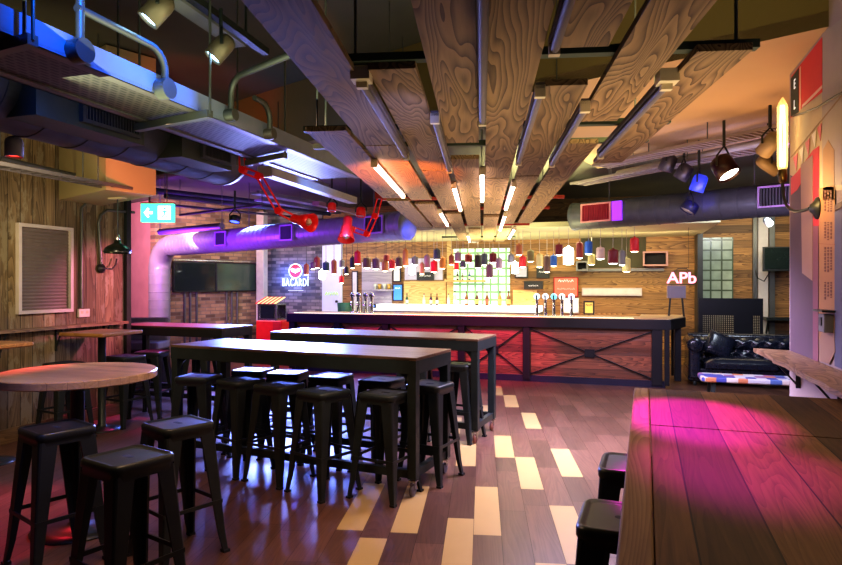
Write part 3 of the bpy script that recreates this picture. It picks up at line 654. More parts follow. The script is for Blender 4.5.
solo('shelf', MB().box(((a.x + b_.x) / 2, 12.76, a.z), (b_.x - a.x, .2, .04)), M['yellow_wood'], 'thin timber shelf crossing the lit glass blocks', 'shelf')
for k, (px, g_) in enumerate(((457.5, 'dark'), (462.5, 'brown'), (469.5, 'blue'))): make_bottle('%s bottle on the timber shelf crossing the glass blocks' % ('dark', 'squat brown', 'blue')[k], (onY(px, 281, 12.76).x, 12.76, a.z + .02), (.62, .5, .6)[k], GL[g_], M['black_metal'], M['paper'], 'bottles on the timber shelf')
a, b_ = onY(372, 290, 12.7), onY(392, 290, 12.7)
solo('shelf', MB().box(((a.x + b_.x) / 2, 12.78, a.z), (b_.x - a.x, .16, .03)), M['pale_clad'], 'short pale glass shelf on the lilac boards', 'shelf')
for k in range(4):
    px = 375 + k * 4.6; p = onY(px, 290, 12.78)
    solo('drinking_glass', MB().lathe([(0, 0), (.035, 0), (.045, .12), (.042, .12), (.033, .008), (0, .008)], (0, 0, 0), 12), [GL['clear'], GL['gold'], GL['clear'], GL['gold']][k], 'glass on the short pale shelf, %s from the left' % nth[k], 'glass', 'glasses on the pale shelf', (p.x, 12.78, a.z + .015))
solo('waste_bin', MB().lathe([(0, 0), (.16, 0), (.19, .45), (.18, .45), (.15, .02), (0, .02)], n=20), M['green_bin'], 'dark green bin standing left of the beer taps', 'bin', None, (onY(346, 308, 12.3).x, 12.3, .7))
solo('bin_stand', MB().rbox((0, 0, .35), (.6, .5, .7), .02), M['grey_paint'], 'grey cabinet under the dark green bin', 'cabinet', None, (onY(346, 308, 12.3).x, 12.35, 0))
p = onY(474, 249, 12.4); solo('ceiling_camera', MB().lathe([(0, 0), (.05, .0), (.055, .03), (.04, .07), (0, .08)], (0, 0, -.08), 14), M['white_paint'], 'small white camera under the bar ceiling', 'camera', None, (p.x, 12.4, 2.48))

# neon drinks sign
bx, bz, bw, bh = wallrect(283.5, 278.5, 308.5, 287, 12.84)
t = thing('neon_sign', 'glowing white and blue brand sign with red disc on grey bricks', 'sign', (bx, 12.84, bz))
text('lettering', 'BACARD\u00cd', bh * 1.3, M['neon_white'], t, facing((bx, 12.82, bz)), .006, .0, fit=bw * 1.04, space=1.18)
dz = onY(295.5, 271, 12.84); r = .155
MB().cyl((dz.x, 12.86, dz.z), (dz.x, 12.835, dz.z), r, n=40).build('disc', M['neon_red'], t)
MB().lathe([(r, -.012), (r + .018, -.012), (r + .018, .012), (r, .012)], (dz.x, 12.84, dz.z), 40, (0, 1, 0)).build('ring', M['neon_white'], t)
bat = [(0, .03), (.02, .055), (.035, .03), (.07, .07), (.125, .04), (.105, .01), (.10, -.02), (.075, -.012), (.055, -.035), (.03, -.02), (0, -.06)]
bat = bat + [(-x, z) for x, z in bat[::-1][1:-1]]
MB().slab([(dz.x + x, 12.828, dz.z + z) for x, z in bat], Vector((0, .008, 0))).build('bat_emblem', M['neon_core'], t)
MB().box((bx, 12.83, bz - bh * .9), (bw * .6, .01, .012)).build('underline', M['ink_white'], t)

# hot food machine at the left end of the bar
pm = far(272, 320, 12.4); t = thing('popcorn_machine', 'red striped food warmer machine left of the bar', 'machine', (pm.x, pm.y, 0), 0)
lx = lambda mb, nm, mt, p=None: mb.build(nm, mt, p or t, world=False)
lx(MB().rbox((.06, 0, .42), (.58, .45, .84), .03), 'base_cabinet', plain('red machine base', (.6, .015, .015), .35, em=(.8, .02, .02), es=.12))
w_, h_ = .40, .32
fr = MB()
for sx in (-1, 1):
    for sy in (-1, 1): fr.box((sx * w_ / 2, sy * .17, .84 + h_ / 2), (.03, .03, h_))
fr.box((0, .17, .84 + h_ / 2), (w_, .02, h_)).box((0, 0, .86), (w_, .34, .04)).box((0, 0, .84 + h_), (w_ + .03, .37, .03)); fr.box((-w_ / 2, 0, .84 + h_ / 2), (.015, .34, h_))
lx(fr, 'cabinet_frame', M['steel']); lx(MB().box((0, -.165, .84 + h_ / 2), (w_ - .1, .01, h_ - .08)), 'window_pane', M['screen_glass'])
aw = MB()
for k in range(10):
    aw.cur = k % 2; x0 = -.23 + k * .046
    aw.slab([(x0, -.24, 1.17), (x0 + .046, -.24, 1.17), (x0 + .066, .1, 1.29), (x0 + .02, .1, 1.29)], .012)
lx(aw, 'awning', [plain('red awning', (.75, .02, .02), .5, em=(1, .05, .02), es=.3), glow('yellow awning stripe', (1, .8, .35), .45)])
lx(MB().box((.24, -.18, .72), (.16, .1, .2)), 'control_box', M['red_led'].copy() if False else plain('red control box', (.5, .02, .02), .4))
# wall screens
def on_tv(u, off, z): return T0 + BN * u + Vector((BN.y, -BN.x, 0)) * off + Vector((0, 0, z))
def tv_u(px):   # distance along the brick wall seen at a pixel column
    d = ray(px, 283); # solve T0 + BN*u = d*t
    det = BN.x * -d[1] + d[0] * BN.y; return (-T0.x * -d[1] + d[0] * -T0.y) / det
u0, u1, u2 = tv_u(171), tv_u(213.5), tv_u(254)
for k, (a, b_, m_, lb) in enumerate(((u0, u1, 'screen_glass', 'left wide dark screen on the brown brick wall'), (u1, u2, 'screen_green', 'right wide greenish screen on the brown brick wall'))):
    c = on_tv((a + b_) / 2, .06, 1.71); t = thing('wall_screen', lb, 'screen', c, TV_ANG, 'screens on the brick wall')
    MB().rbox((0, 0, 0), (b_ - a - .015, .06, .64), .006).build('casing', M['black_metal'], t, world=False)
    MB().box((0, -.033, 0), (b_ - a - .06, .008, .58)).build('glass_panel', M[m_], t, world=False)
c = on_tv((u0 + u2) / 2, .09, 2.06); solo('screen_rail', MB().box((0, 0, 0), (u2 - u0, .04, .025)).box(((u2 - u0) / 2, 0, -.04), (.03, .04, .1)), M['steel'], 'thin metal rail along the top of the two screens', 'rail', None, c, TV_ANG)
for k, px in enumerate((184, 189.5, 196, 226, 231, 236.5)):
    u = tv_u(px); solo('conduit_pipe', MB().cyl(on_tv(u, .03, .3), on_tv(u, .03, 1.39), .025), M['conduit'], 'vertical pipe on the brown bricks under the screens, %s from the left' % nth[k], 'pipe', 'pipes under the wall screens')
t = thing('wall_bench', 'plain wooden bench along the brown brick wall', 'bench', on_tv(1.6, .3, 0), TV_ANG)
MB().rbox((0.3, 0, .60), (1.7, .3, .04), .01).build('seat', M['shelf_wood'], t, world=False)
for x in (-.4, 1.0): MB().box((x, 0, .29), (.06, .26, .58)).build('leg', M['table_metal'], t, world=False)
# booth seat
bs = far(139, 350, 9.6); t = thing('booth_seat', 'grey upholstered booth seat beyond the board wall', 'bench', (bs.x, bs.y, 0), math.radians(18))
MB().rbox((0, .25, .83), (.75, .12, .40), .05).build('backrest', M['seat_grey'], t, world=False)
MB().rbox((0, 0, .62), (.78, .5, .12), .05).build('seat', M['seat_grey'], t, world=False)
MB().box((0, .02, .28), (.74, .46, .56)).build('plinth', M['dark_hole'], t, world=False)
# ================================================================== PENDANTS OVER THE BAR
PC = dict(rust=(.34, .10, .04), red=(.62, .02, .03), darkred=(.20, .02, .025), purple=(.13, .06, .12), teal=(.02, .07, .09), white=(.8, .8, .75), brown=(.12, .06, .05), grey=(.2, .19, .22), black=(.02, .02, .025), orange=(.55, .20, .05),
          mauve=(.32, .20, .26), slate=(.06, .08, .12), tan=(.42, .28, .14), olive=(.16, .13, .05), yellow=(.6, .5, .2), blue=(.02, .10, .42), pink=(.6, .42, .38))
PM = {k: plain('pendant shade ' + k, c, .5, 0, var=.12, em=c, es=.10) for k, c in PC.items()}
PEND = [(306.4, 264, 274.5, 5, 'rust'), (317, 257, 268, 6, 'darkred'), (313, 262, 269, 5, 'purple'), (326, 262, 271, 6.5, 'teal'), (322, 270, 279, 6, 'white'), (334, 260, 274, 5.5, 'rust'), (342, 260, 267.5, 5, 'grey'), (346.5, 267, 274, 4.5, 'black'), (341.5, 276, 283, 5, 'red'),
        (357.5, 251, 264, 6.5, 'red'), (352.5, 257, 268, 5, 'black'), (367, 257.5, 268, 8, 'brown'), (376, 258, 269, 7.5, 'purple'), (386.5, 254.5, 262, 6, 'darkred'), (385, 261, 271, 6.5, 'orange'), (392, 259.5, 269, 6, 'red'), (399, 257, 267, 6.5, 'brown'), (405.5, 249, 266, 5.5, 'orange'),
        (415, 256.5, 265, 6.5, 'grey'), (412, 265, 274, 6, 'white'), (427, 255, 268, 6, 'mauve'), (434, 261, 272, 7, 'red'), (437, 249, 259.5, 7, 'slate'), (422, 263, 274, 5, 'tan'), (442.5, 257, 268.5, 6, 'orange'), (451.5, 255, 264.5, 5.5, 'rust'), (458, 252, 261.5, 6.5, 'mauve'), (456.5, 262, 270, 5, 'red'), (463, 261, 267.5, 5.5, 'slate'),
        (468.5, 254, 262.5, 7.5, 'darkred'), (478, 254, 268, 7, 'black'), (484.5, 253, 265, 6.5, 'slate'), (489.5, 264, 277.5, 7, 'purple'), (493, 253, 262.5, 7.5, 'darkred'), (499, 258, 268.5, 6.5, 'mauve'), (511, 254, 263, 6, 'grey'), (515, 262, 273, 7, 'white'), (519, 244, 255, 6.5, 'rust'), (522.8, 256, 267, 7, 'red'),
        (530.6, 250, 261.5, 7, 'olive'), (539.5, 254, 267, 6.5, 'yellow'), (547, 255, 272, 6.5, 'brown'), (553.6, 255, 266, 6.5, 'blue'), (559, 244, 255, 7.5, 'darkred'), (568.5, 247, 264, 10, 'white'), (579.6, 242, 258, 7, 'darkred'), (588.5, 241, 254, 7.5, 'blue'), (591.5, 254, 264.5, 7, 'yellow'), (600.5, 247, 259, 8.5, 'pink'), (613, 249, 263.5, 10, 'darkred'),
        (622, 250, 265, 6.5, 'grey'), (626.5, 258, 271.5, 8, 'yellow'), (634.5, 237.5, 251.5, 8.5, 'red')]
rnd = random.Random(11); cnt = {}
placed = []
for px, y0, y1, w_, c in sorted(PEND):
    for tr in range(30):
        Y = BY + .22 + rnd.random() * .95; p = onY(px, y0, Y); q = onY(px, y1, Y); Zc = -RY * p.x + RX * p.y; rad = w_ / 2 * Zc / FOC
        if all(math.hypot(p.x - a.x, p.y - a.y) > rad + rr + .02 for a, rr in placed): break
    placed.append((p, rad)); h_ = p.z - q.z; cnt[c] = cnt.get(c, 0) + 1
    kn = {'white': 'glowing white', 'darkred': 'dark red', 'rust': 'rusty brown', 'slate': 'slate blue'}.get(c, c)
    n_same = sum(1 for e in PEND if e[4] == c)
    t = thing('pendant_lamp', '%s cylinder pendant over the bar, %s' % (kn, 'only one of its colour' if n_same == 1 else '%s from the left of the %s ones' % (nth[cnt[c] - 1], kn)), 'lamp', (p.x, Y, q.z), 0, 'pendant lamps over the bar')
    lx = lambda mb, nm, mt: mb.build(nm, mt, t, world=False)
    lx(MB().lathe([(rad * .96, 0), (rad, .004), (rad, h_ * .82), (rad * .93, h_ * .92), (rad * .6, h_ * .98), (.012, h_), (.012, h_ + .02), (0, h_ + .02)], n=16), 'lamp_shade', PM[c] if c != 'white' else M['bulb_white'])
    lx(MB().lathe([(0, -.014), (rad * .5, -.012), (rad * .86, .0), (rad * .9, .018), (0, .02)], n=14), 'light_bulb', M['bulb_white'] if c in ('white', 'mauve', 'darkred', 'pink', 'grey') else M['bulb'])
    lx(MB().cyl((0, 0, h_ + .01), (0, 0, 2.485 - q.z), .0035, n=6), 'cord', M['frame_pink'] if px > 430 else M['black_metal'])

# ================================================================== DUCTS
def duct_part(mb, p0, p1, r, ribs, n=44):
    p0, p1 = Vector(p0), Vector(p1); L = (p1 - p0).length; prof = []
    k = max(1, int(L / ribs))
    for i in range(k):
        z = L * i / k; e = L / k
        g_ = min(.012, e * .12); prof += [(r, z), (r, z + e - 2 * g_), (r * 1.02, z + e - 1.7 * g_), (r * 1.02, z + e - .3 * g_), (r, z + e)]
    mb.lathe(prof, p0, n, p1 - p0, False)
def grille(parent, c, xd, up, w, h, frame_m, slat_m, back_m, n=10):
    xd, up = Vector(xd).normalized(), Vector(up).normalized(); nn = xd.cross(up); R = Matrix((xd, up, nn)).transposed(); c = Vector(c)
    def bx(mb, x, y, z, dx, dy, dz): mb.box(c + R @ Vector((x, y, z)), (dx, dy, dz), M4=R)
    f = MB(); e = .022
    for s in (-1, 1): bx(f, 0, s * (h / 2 - e / 2), 0, w, e, .03); bx(f, s * (w / 2 - e / 2), 0, 0, e, h - 2 * e, .03)
    fo = f.build('vent_frame', frame_m, parent)
    b = MB(); bx(b, 0, 0, -.02, w - .02, h - .02, .01); b.build('vent_backing', back_m, fo)
    sl = MB()
    for k in range(n): bx(sl, -w / 2 + e + (w - 2 * e) * (k + .5) / n, 0, 0, (w - 2 * e) / n * .35, h - 2 * e, .02)
    sl.build('vent_slats', slat_m, fo)
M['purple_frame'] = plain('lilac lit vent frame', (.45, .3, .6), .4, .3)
DR = .2
de = far(407, 225, 8.55); dc = far(159.5, 246.5, 12.2)
t = thing('air_duct', 'spiral metal duct with elbow and end cap, lit purple, left of the bar', 'duct', de)
hd = (dc - de); L_ = hd.length; hd.normalize(); el = .42
mb = MB(); duct_part(mb, de, dc - hd * el, DR, .11); mb.build('duct_run', M['galv'], t)
ctr = dc - hd * el + Vector((0, 0, -el)); path = [ctr + Vector((0, 0, el)) * math.cos(a) + hd * el * math.sin(a) for a in [PI / 2 * k / 4 for k in range(5)]]
e = MB(); e.tube([path[0] - hd * .03] + path + [path[-1] - Vector((0, 0, .03))], DR * 1.02, 24); e.build('elbow', M['galv'], t)
mb = MB(); duct_part(mb, path[-1], (path[-1].x, path[-1].y, .75), DR, .16); mb.build('down_duct', M['galv'], t)
cap = MB().cyl(de - hd * .01, de + hd * .06, DR * 1.06, n=32).lathe([(DR * .96, 0), (DR * .9, .02), (0, .03)], de - hd * .01, 28, -hd); cap.build('end_cap', plain('end cap metal', (.30, .32, .36), .5, .2), t)
side = hd.cross(Vector((0, 0, 1))).normalized()
if side.dot(Vector((0, -1, 0))) < 0: side = -side
for px in (231, 297, 384):
    # distance along the duct whose projection is px
    best = min((abs(421 + FOC * ((de + hd * u).x * RX + (de + hd * u).y * RY) / (-(de + hd * u).x * RY + (de + hd * u).y * RX) - px), u) for u in [L_ * k / 400 for k in range(400)])[1]
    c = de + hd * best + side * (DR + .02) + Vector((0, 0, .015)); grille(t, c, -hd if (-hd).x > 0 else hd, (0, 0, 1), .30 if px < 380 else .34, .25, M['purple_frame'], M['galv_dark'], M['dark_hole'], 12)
for u in (.6, 3.4): 
    c = de + hd * u; MB().cyl((c.x, c.y, c.z + DR), (c.x, c.y, 3.29), .008, n=6).build('hanger_rod', M['conduit'], t)
ra, rb_ = far(577.5, 216.5, 9.3), far(800, 198, 7.38)
t = thing('air_duct', 'spiral metal duct with red and grey vents at the upper right', 'duct', ra)
hd = (rb_ - ra).normalized(); L_ = (rb_ - ra).length + .6
mb = MB(); duct_part(mb, ra, ra + hd * L_, DR, .2); mb.build('duct_run', M['galv_dark'], t)
MB().lathe([(DR * 1.02, 0), (DR * 1.03, -.06), (DR * .9, -.075), (0, -.075)], ra, 28, hd).build('end_cap', M['galv_dark'], t)
side = hd.cross(Vector((0, 0, 1))).normalized()
if side.dot(Vector((0, -1, 0))) < 0: side = -side
def along(px): return min((abs(421 + FOC * ((ra + hd * u).x * RX + (ra + hd * u).y * RY) / (-(ra + hd * u).x * RY + (ra + hd * u).y * RX) - px), u) for u in [L_ * k / 500 for k in range(500)])[1]
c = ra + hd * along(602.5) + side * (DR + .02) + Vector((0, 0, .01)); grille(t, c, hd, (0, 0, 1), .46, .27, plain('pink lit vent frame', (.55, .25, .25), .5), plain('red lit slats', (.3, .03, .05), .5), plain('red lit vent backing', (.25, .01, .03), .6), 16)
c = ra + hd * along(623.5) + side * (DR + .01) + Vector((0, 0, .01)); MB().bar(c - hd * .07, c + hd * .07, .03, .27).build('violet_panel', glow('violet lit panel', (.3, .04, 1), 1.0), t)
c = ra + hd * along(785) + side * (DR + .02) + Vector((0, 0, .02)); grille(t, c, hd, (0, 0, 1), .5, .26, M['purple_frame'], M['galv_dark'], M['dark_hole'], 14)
for u in (.5, 2.4): c = ra + hd * u; MB().cyl((c.x, c.y, c.z + DR), (c.x, c.y, 3.29), .008, n=6).build('hanger_rod', M['conduit'], t)
# near duct at the upper left, running deep along the room
t = thing('air_duct', 'large dull metal duct with box vents at the upper left', 'duct', (-3.3, 3, 2.7))
mb = MB(); NX, NZ, NR = -3.36, 2.72, .27
duct_part(mb, (NX, .6, NZ), (NX, 4.7, NZ), NR, .3, 48); mb.build('duct_run', M['galv_dark'], t)
MB().lathe([(NR * 1.3, 0), (NR * 1.3, .5), (NR * 1.02, .56)], (NX, 1.85, NZ), 36, (0, 1, 0)).build('wide_collar', M['galv_dark'], t)
MB().lathe([(NR * 1.02, 0), (NR * 1.0, .06), (NR * .8, .09), (0, .09)], (NX, 4.68, NZ), 32, (0, 1, 0)).build('end_cap', M['galv_dark'], t)
for y0, y1, gy in ((2.55, 3.35, 3.06), (3.72, 4.32, 4.1)):
    MB().box((NX + .19, (y0 + y1) / 2, NZ - .10), (.34, y1 - y0, .26)).build('vent_box', plain('dull green vent box', (.10, .12, .10), .5, .4), t)
    grille(t, (NX + .375, gy, NZ - .10), (0, 1, 0), (0, 0, 1), .46 if y0 < 3 else .36, .2, M['galv_dark'], M['galv_dark'], M['dark_hole'], 18)
for y in (1.5, 3.5): MB().cyl((NX, y, NZ + NR), (NX, y, 3.9), .008, n=6).build('hanger_rod', M['conduit'], t)

# ================================================================== CABLE TRAYS
M['perforated'] = None
def perforated():
    m, n, b = nt('perforated tray metal'); L = n.links.new
    tc = n.nodes.new('ShaderNodeTexCoord'); vo = n.nodes.new('ShaderNodeTexBrick'); mp = n.nodes.new('ShaderNodeMapping'); mp.inputs['Rotation'].default_value = (0, 0, PI / 2); L(tc.outputs['Object'], mp.inputs[0]); L(mp.outputs[0], vo.inputs['Vector'])
    vo.inputs['Scale'].default_value = 1; vo.inputs['Brick Width'].default_value = .055; vo.inputs['Row Height'].default_value = .03; vo.inputs['Mortar Size'].default_value = .008
    vo.inputs['Color1'].default_value = (.012, .012, .014, 1); vo.inputs['Color2'].default_value = (.02, .02, .022, 1); vo.inputs['Mortar'].default_value = (.10, .09, .085, 1)
    L(vo.outputs[0], b.inputs['Base Color']); b.inputs['Roughness'].default_value = .5; return m
t = thing('cable_tray', 'wide perforated cable tray lit blue at the upper left', 'cable tray', (-2.4, 3, 2.5))
x0, x1, ty0, ty1 = -2.63, -2.15, .4, 5.0
MB().box(((x0 + x1) / 2, (ty0 + ty1) / 2, 2.512), (x1 - x0 - .13, ty1 - ty0, .008)).build('perforated_base', perforated(), t)
for xa in (x0 + .033, x1 - .033): MB().box((xa, (ty0 + ty1) / 2, 2.508), (.066, ty1 - ty0, .016)).build('flange', M['tray'], t)
MB().box((x1 - .006, (ty0 + ty1) / 2, 2.55), (.012, ty1 - ty0, .1)).build('side_rail', plain('tray side with blue light tint', (.26, .30, .40), .4, .2), t)  # galvanised rail; some of the blue light is put into its colour
MB().box((x0 + .006, (ty0 + ty1) / 2, 2.55), (.012, ty1 - ty0, .1)).build('side_rail', M['tray'], t)
MB().box(((x0 + x1) / 2, (ty0 + ty1) / 2, 2.59), (x1 - x0 - .03, ty1 - ty0, .01)).build('lid', M['tray'], t)
for k, (pa, pb) in enumerate((((33, 40), (-25, 55)), ((210, 114), (137, 128)), ((285, 155.5), (247, 163.5)))):
    A_, B_ = onZ(*pa, 2.478), onZ(*pb, 2.478)
    s = thing('tray_bracket', 'steel cross bar with hanging rods under the perforated tray, %s' % ('nearest', 'second', 'farthest')[k], 'bracket', A_, 0, 'hangers of the perforated tray')
    MB().bar(A_, B_, .041, .041).build('cross_bar', M['conduit'], s)
    d_ = (B_ - A_).normalized()
    for dx in ((.0, .05, .5) if k == 0 else (.0, .58)): q = A_ + d_ * dx; MB().cyl(q, (q.x, q.y, 3.9), .007, n=6).build('rod', M['conduit'], s)
def ladder(label, p0, p1, w, z, rungs, m, hang=3.9):
    p0, p1 = Vector(p0), Vector(p1); p0.z = p1.z = 0; d = (p1 - p0).normalized(); s = Vector((d.y, -d.x, 0)); L_ = (p1 - p0).length
    t = thing('ladder_tray', label, 'cable tray', (p0.x, p0.y, z)); up = Vector((0, 0, z))
    for k in (-1, 1): MB().bar(p0 + s * k * w / 2 + up, p1 + s * k * w / 2 + up, .015, .03).build('side_rail', m, t)
    r = MB()
    for k in range(rungs): q = p0 + d * L_ * (k + .5) / rungs + up; r.bar(q - s * w / 2, q + s * w / 2, .03, .02)
    r.build('rungs', m, t)
    for u in (.2, .5, .8):
        for k in (-1, 1): q = p0 + d * L_ * u + s * k * w / 2 + up; MB().cyl(q, (q.x, q.y, hang), .006, n=6).build('rod', M['conduit'], t)
ladder('dark ladder tray near the board wall at the upper left', (-4.72, 1.5, 0), (-4.72, 5.35, 0), .18, 2.52, 40, M['tray'])
r0 = onZ(560, 176, 2.95); 
for k, (a, b_, z, lb) in enumerate((((640, 158), (790, 126), 3.0, 'upper pale ladder tray at the upper right'), ((610, 178), (790, 143), 2.95, 'lower pale ladder tray at the upper right'))):
    A_, B_ = onZ(a[0], a[1], z), onZ(b_[0], b_[1], z); e_ = (B_ - A_).normalized(); ladder(lb, A_ - e_ * .6, B_ + e_ * .8, .26, z, 44, plain('pinkish galvanised tray %d' % k, (.28, .24, .24), .45, .3), 3.18)
A_, B_ = onZ(630, 171, 2.98), onZ(790, 136, 2.98)
solo('pipe', MB().cyl(A_ - (B_ - A_) * .1, B_ + (B_ - A_) * .2, .04), M['galv'], 'thick grey pipe between the two pale ladder trays', 'pipe')
# conduits with round boxes by the perforated tray
for k, (px, py, top) in enumerate(((80, 51, None), (165, 89, (100, 46)), (231, 115, (285, 57)), (270, 134, (258, 101)))):
    p = onX(px, py, x1 + .03); t = thing('conduit_drop', 'grey conduit dropping to a round box on the tray, %s' % ('nearest', 'second nearest', 'third, curving right', 'farthest, curving left')[k], 'conduit', p, 0, 'conduits on the perforated tray')
    MB().cyl(p - Vector((.03, 0, 0)), p + Vector((.03, 0, 0)), .05 if k < 2 else .035, n=20).build('junction_box', M['conduit'], t)
    if top is None: path = [p, p + Vector((0, 0, 1.3))]
    else:
        q = onX(*top, x1 + .03 if k != 2 else x1 + .5); h_ = max(.18, q.z - p.z)
        hv = Vector((q.x - p.x, q.y - p.y, 0)); hn = hv.normalized(); rr = .1
        path = [p, p + Vector((0, 0, h_ - rr))] + [p + Vector((0, 0, h_ - rr)) + hn * rr * (1 - math.cos(a)) + Vector((0, 0, rr * math.sin(a))) for a in [PI / 2 * j / 5 for j in range(1, 6)]] + [p + Vector((0, 0, h_)) + hv * 1.3]
    MB().tube(path, .018, 8).build('pipe', M['conduit'], t)
# long white batten and blue lit ducting behind it
a_, b_ = onZ(267, 176, 2.55), onZ(353, 204, 2.55)
t = thing('light_batten', 'long white box batten hanging at the upper centre left', 'light', (a_.x, a_.y, 2.55))
MB().bar(a_ + Vector((0, 0, .04)), b_ + Vector((0, 0, .04)), .11, .075).build('batten_body', M['white_paint'], t)
MB().bar(a_ + Vector((-.03, -.01, .04)), a_ + Vector((-.03, .03, .04)), .13, .1).build('end_cap', M['cream_plastic'], t)
for u in (.1, .9): q = a_.lerp(b_, u); MB().cyl((q.x, q.y, 2.6), (q.x, q.y, 3.28), .006, n=6).build('rod', M['conduit'], t)
for k, (p0, p1) in enumerate((((255, 193), (335, 208)), ((258, 200), (338, 213)), ((270, 163), (325, 188)))):
    A_, B_ = onZ(*p0, 2.9), onZ(*p1, 2.9)
    solo('roof_channel', MB().bar(A_, B_, .16, .03).bar(A_ + Vector((.05, 0, .02)), B_ + Vector((.05, 0, .02)), .02, .05), M['galv'], 'blue lit metal channel beside the white batten, %s' % ('nearest of the lower pair', 'farther of the lower pair', 'the one behind the batten top')[k], 'channel', 'blue lit channels')
A_, B_ = onZ(345, 210, 2.75), onZ(415, 226, 2.75)
solo('roof_channel', MB().bar(A_ - (B_ - A_) * .3, B_, .12, .06), plain('pinkish beam', (.3, .17, .16), .5), 'pinkish steel beam above the red lamp by the boards', 'channel')
rnd = random.Random(21)
for k, (p0, p1, z, m_) in enumerate((((165, 196), (330, 214), 2.85, 'galv_dark'), ((150, 203), (345, 222), 2.8, 'conduit'), ((130, 188), (300, 207), 3.0, 'galv_dark'), ((160, 232), (222, 226), 2.42, 'galv'), ((180, 215), (262, 205), 2.7, 'conduit'), ((0, 158), (150, 192), 2.7, 'galv_dark'))):
    A_, B_ = onZ(*p0, z), onZ(*p1, z)
    solo('ceiling_pipe', MB().cyl(A_, B_, (.035, .02, .05, .05, .02, .02)[k]).cyl(A_, (A_.x, A_.y, 3.3), .006, n=6).cyl(B_, (B_.x, B_.y, 3.3), .006, n=6), M[m_], ('dull pipe crossing the dark ceiling behind the exit sign', 'thin grey conduit just above the left duct', 'highest dull pipe above the exit sign', 'lilac lit pipe above the duct elbow', 'thin conduit slanting over the lilac pipe', 'thin dark pipe under the large left duct')[k], 'pipe', 'pipes under the dark ceiling')

# ================================================================== HANGING BOARD CEILING
PZ = 2.24; DD = PZ - EYE
def pl(s, y):      # board frame: lateral offset s, image row y where the strip is seen -> room point
    px = 482 + s * (283 - y) / DD * .99; return onZ(px, y, PZ)
def along_of(s, y): return pl(s, y).dot(PP)
COLS = dict(B=(-.765, -.585), A=(-.560, -.396), C=(-.352, -.202), D=(-.165, -.014), E=(.018, .172), F=(.210, .352), H=(.392, .548), J=(.612, .765))
SEG = dict(B=[(131, 198), (201, 228)], A=[(None, 145), (145.6, 200), (204, 228)], C=[(69, 170), (170.6, 210), (214, 240)], D=[(None, 143), (159, 226.5), (229, 241.5)], E=[(None, 178), (178.6, 214), (217, 242)], F=[(None, 47.5), (85.5, 175.6), (176.2, 224), (228, 242)], H=[(None, 121.5), (143.5, 223)], J=[(51, 163)])
order = 'BACDEFHJ'
for c in order:
    s0, s1 = COLS[c]; segs = SEG[c]
    for k, (ya, yb) in enumerate(segs):
        sm = (s0 + s1) / 2; a0 = .35 if ya is None else along_of(sm, ya); a1 = along_of(sm, yb)
        o = MB(); o.rbox((0, 0, .011), (s1 - s0, a1 - a0, .022), .002, 1)
        pos = PQ * sm + PP * ((a0 + a1) / 2)
        q = solo('ceiling_board', o, M['plank'], 'oak grain ceiling board, %s row from the left, %s board' % (nth[order.index(c)], 'only' if len(segs) == 1 else ('nearest' if k == 0 else ('farthest' if k == len(segs) - 1 else ('second' if k == 1 else 'third')))), 'ceiling board', 'hanging ceiling boards', (pos.x, pos.y, PZ), PA)
rails = [(66, 'olive_rail', -.45, .8), (133, 'olive_rail', -.8, .8), (150, 'olive_rail', -.85, .8), (202, 'red_rail', -.82, .66), (212, 'red_rail', -.8, .62), (227.5, 'red_rail', -.7, .56), (239, 'olive_rail', -.6, .5)]  # the red ones carry the red light in their colour
for k, (y, m_, sa, sb) in enumerate(rails):
    a = along_of(0, y); t = thing('support_rail', '%s steel rail carrying the ceiling boards, %s from the front' % (m_.split('_')[0], nth[k]), 'rail', PQ * sa + PP * a + Vector((0, 0, PZ)), 0, 'rails over the ceiling boards')
    MB().bar(PQ * sa + PP * a + Vector((0, 0, PZ + .034)), PQ * sb + PP * a + Vector((0, 0, PZ + .034)), .036, .024).build('channel', M[m_], t)
    for s in (sa + .06, 0.0, sb - .06): q = PQ * s + PP * a; MB().cyl((q.x, q.y, PZ + .04), (q.x, q.y, 3.95), .005, n=6).build('rod', M['conduit'], t)
TUBES = [(-.572, 159, 193, 1, 'first row gap, glowing between the leftmost boards'), (-.378, 74, 152, 0, 'unlit, between the second and third board rows'), (0.0025, None, 116, 0, 'unlit, straight overhead in the centre gap'), (0.0025, 167, 197.5, 1, 'glowing in the centre gap'), (.193, 84, 158, 0, 'unlit, between the fifth and sixth board rows'),
         (.205, 180, 206, 1, 'glowing between the fifth and sixth board rows, nearer one'), (.218, 212, 228, 1, 'glowing between the fifth and sixth board rows, farther one'), (.196, None, 42, 0, 'unlit, at the upper edge right of the centre'), (.588, 76, 151, 0, 'unlit, beside the rightmost board'), (.372, 100, 160, 0, 'unlit, between the sixth and seventh board rows'), (.385, 226.5, 236.5, 1, 'glowing faintly at the far right end of the boards'),
         (-.375, 209, 223, 1, 'glowing at the far end of the third row gap'), (-.184, 182, 207, 1, 'glowing between the third and fourth board rows'), (-.181, 112, 166, 0, 'unlit, between the third and fourth board rows'), (-.186, 233, 240, 1, 'glowing at the very far end of the boards')]
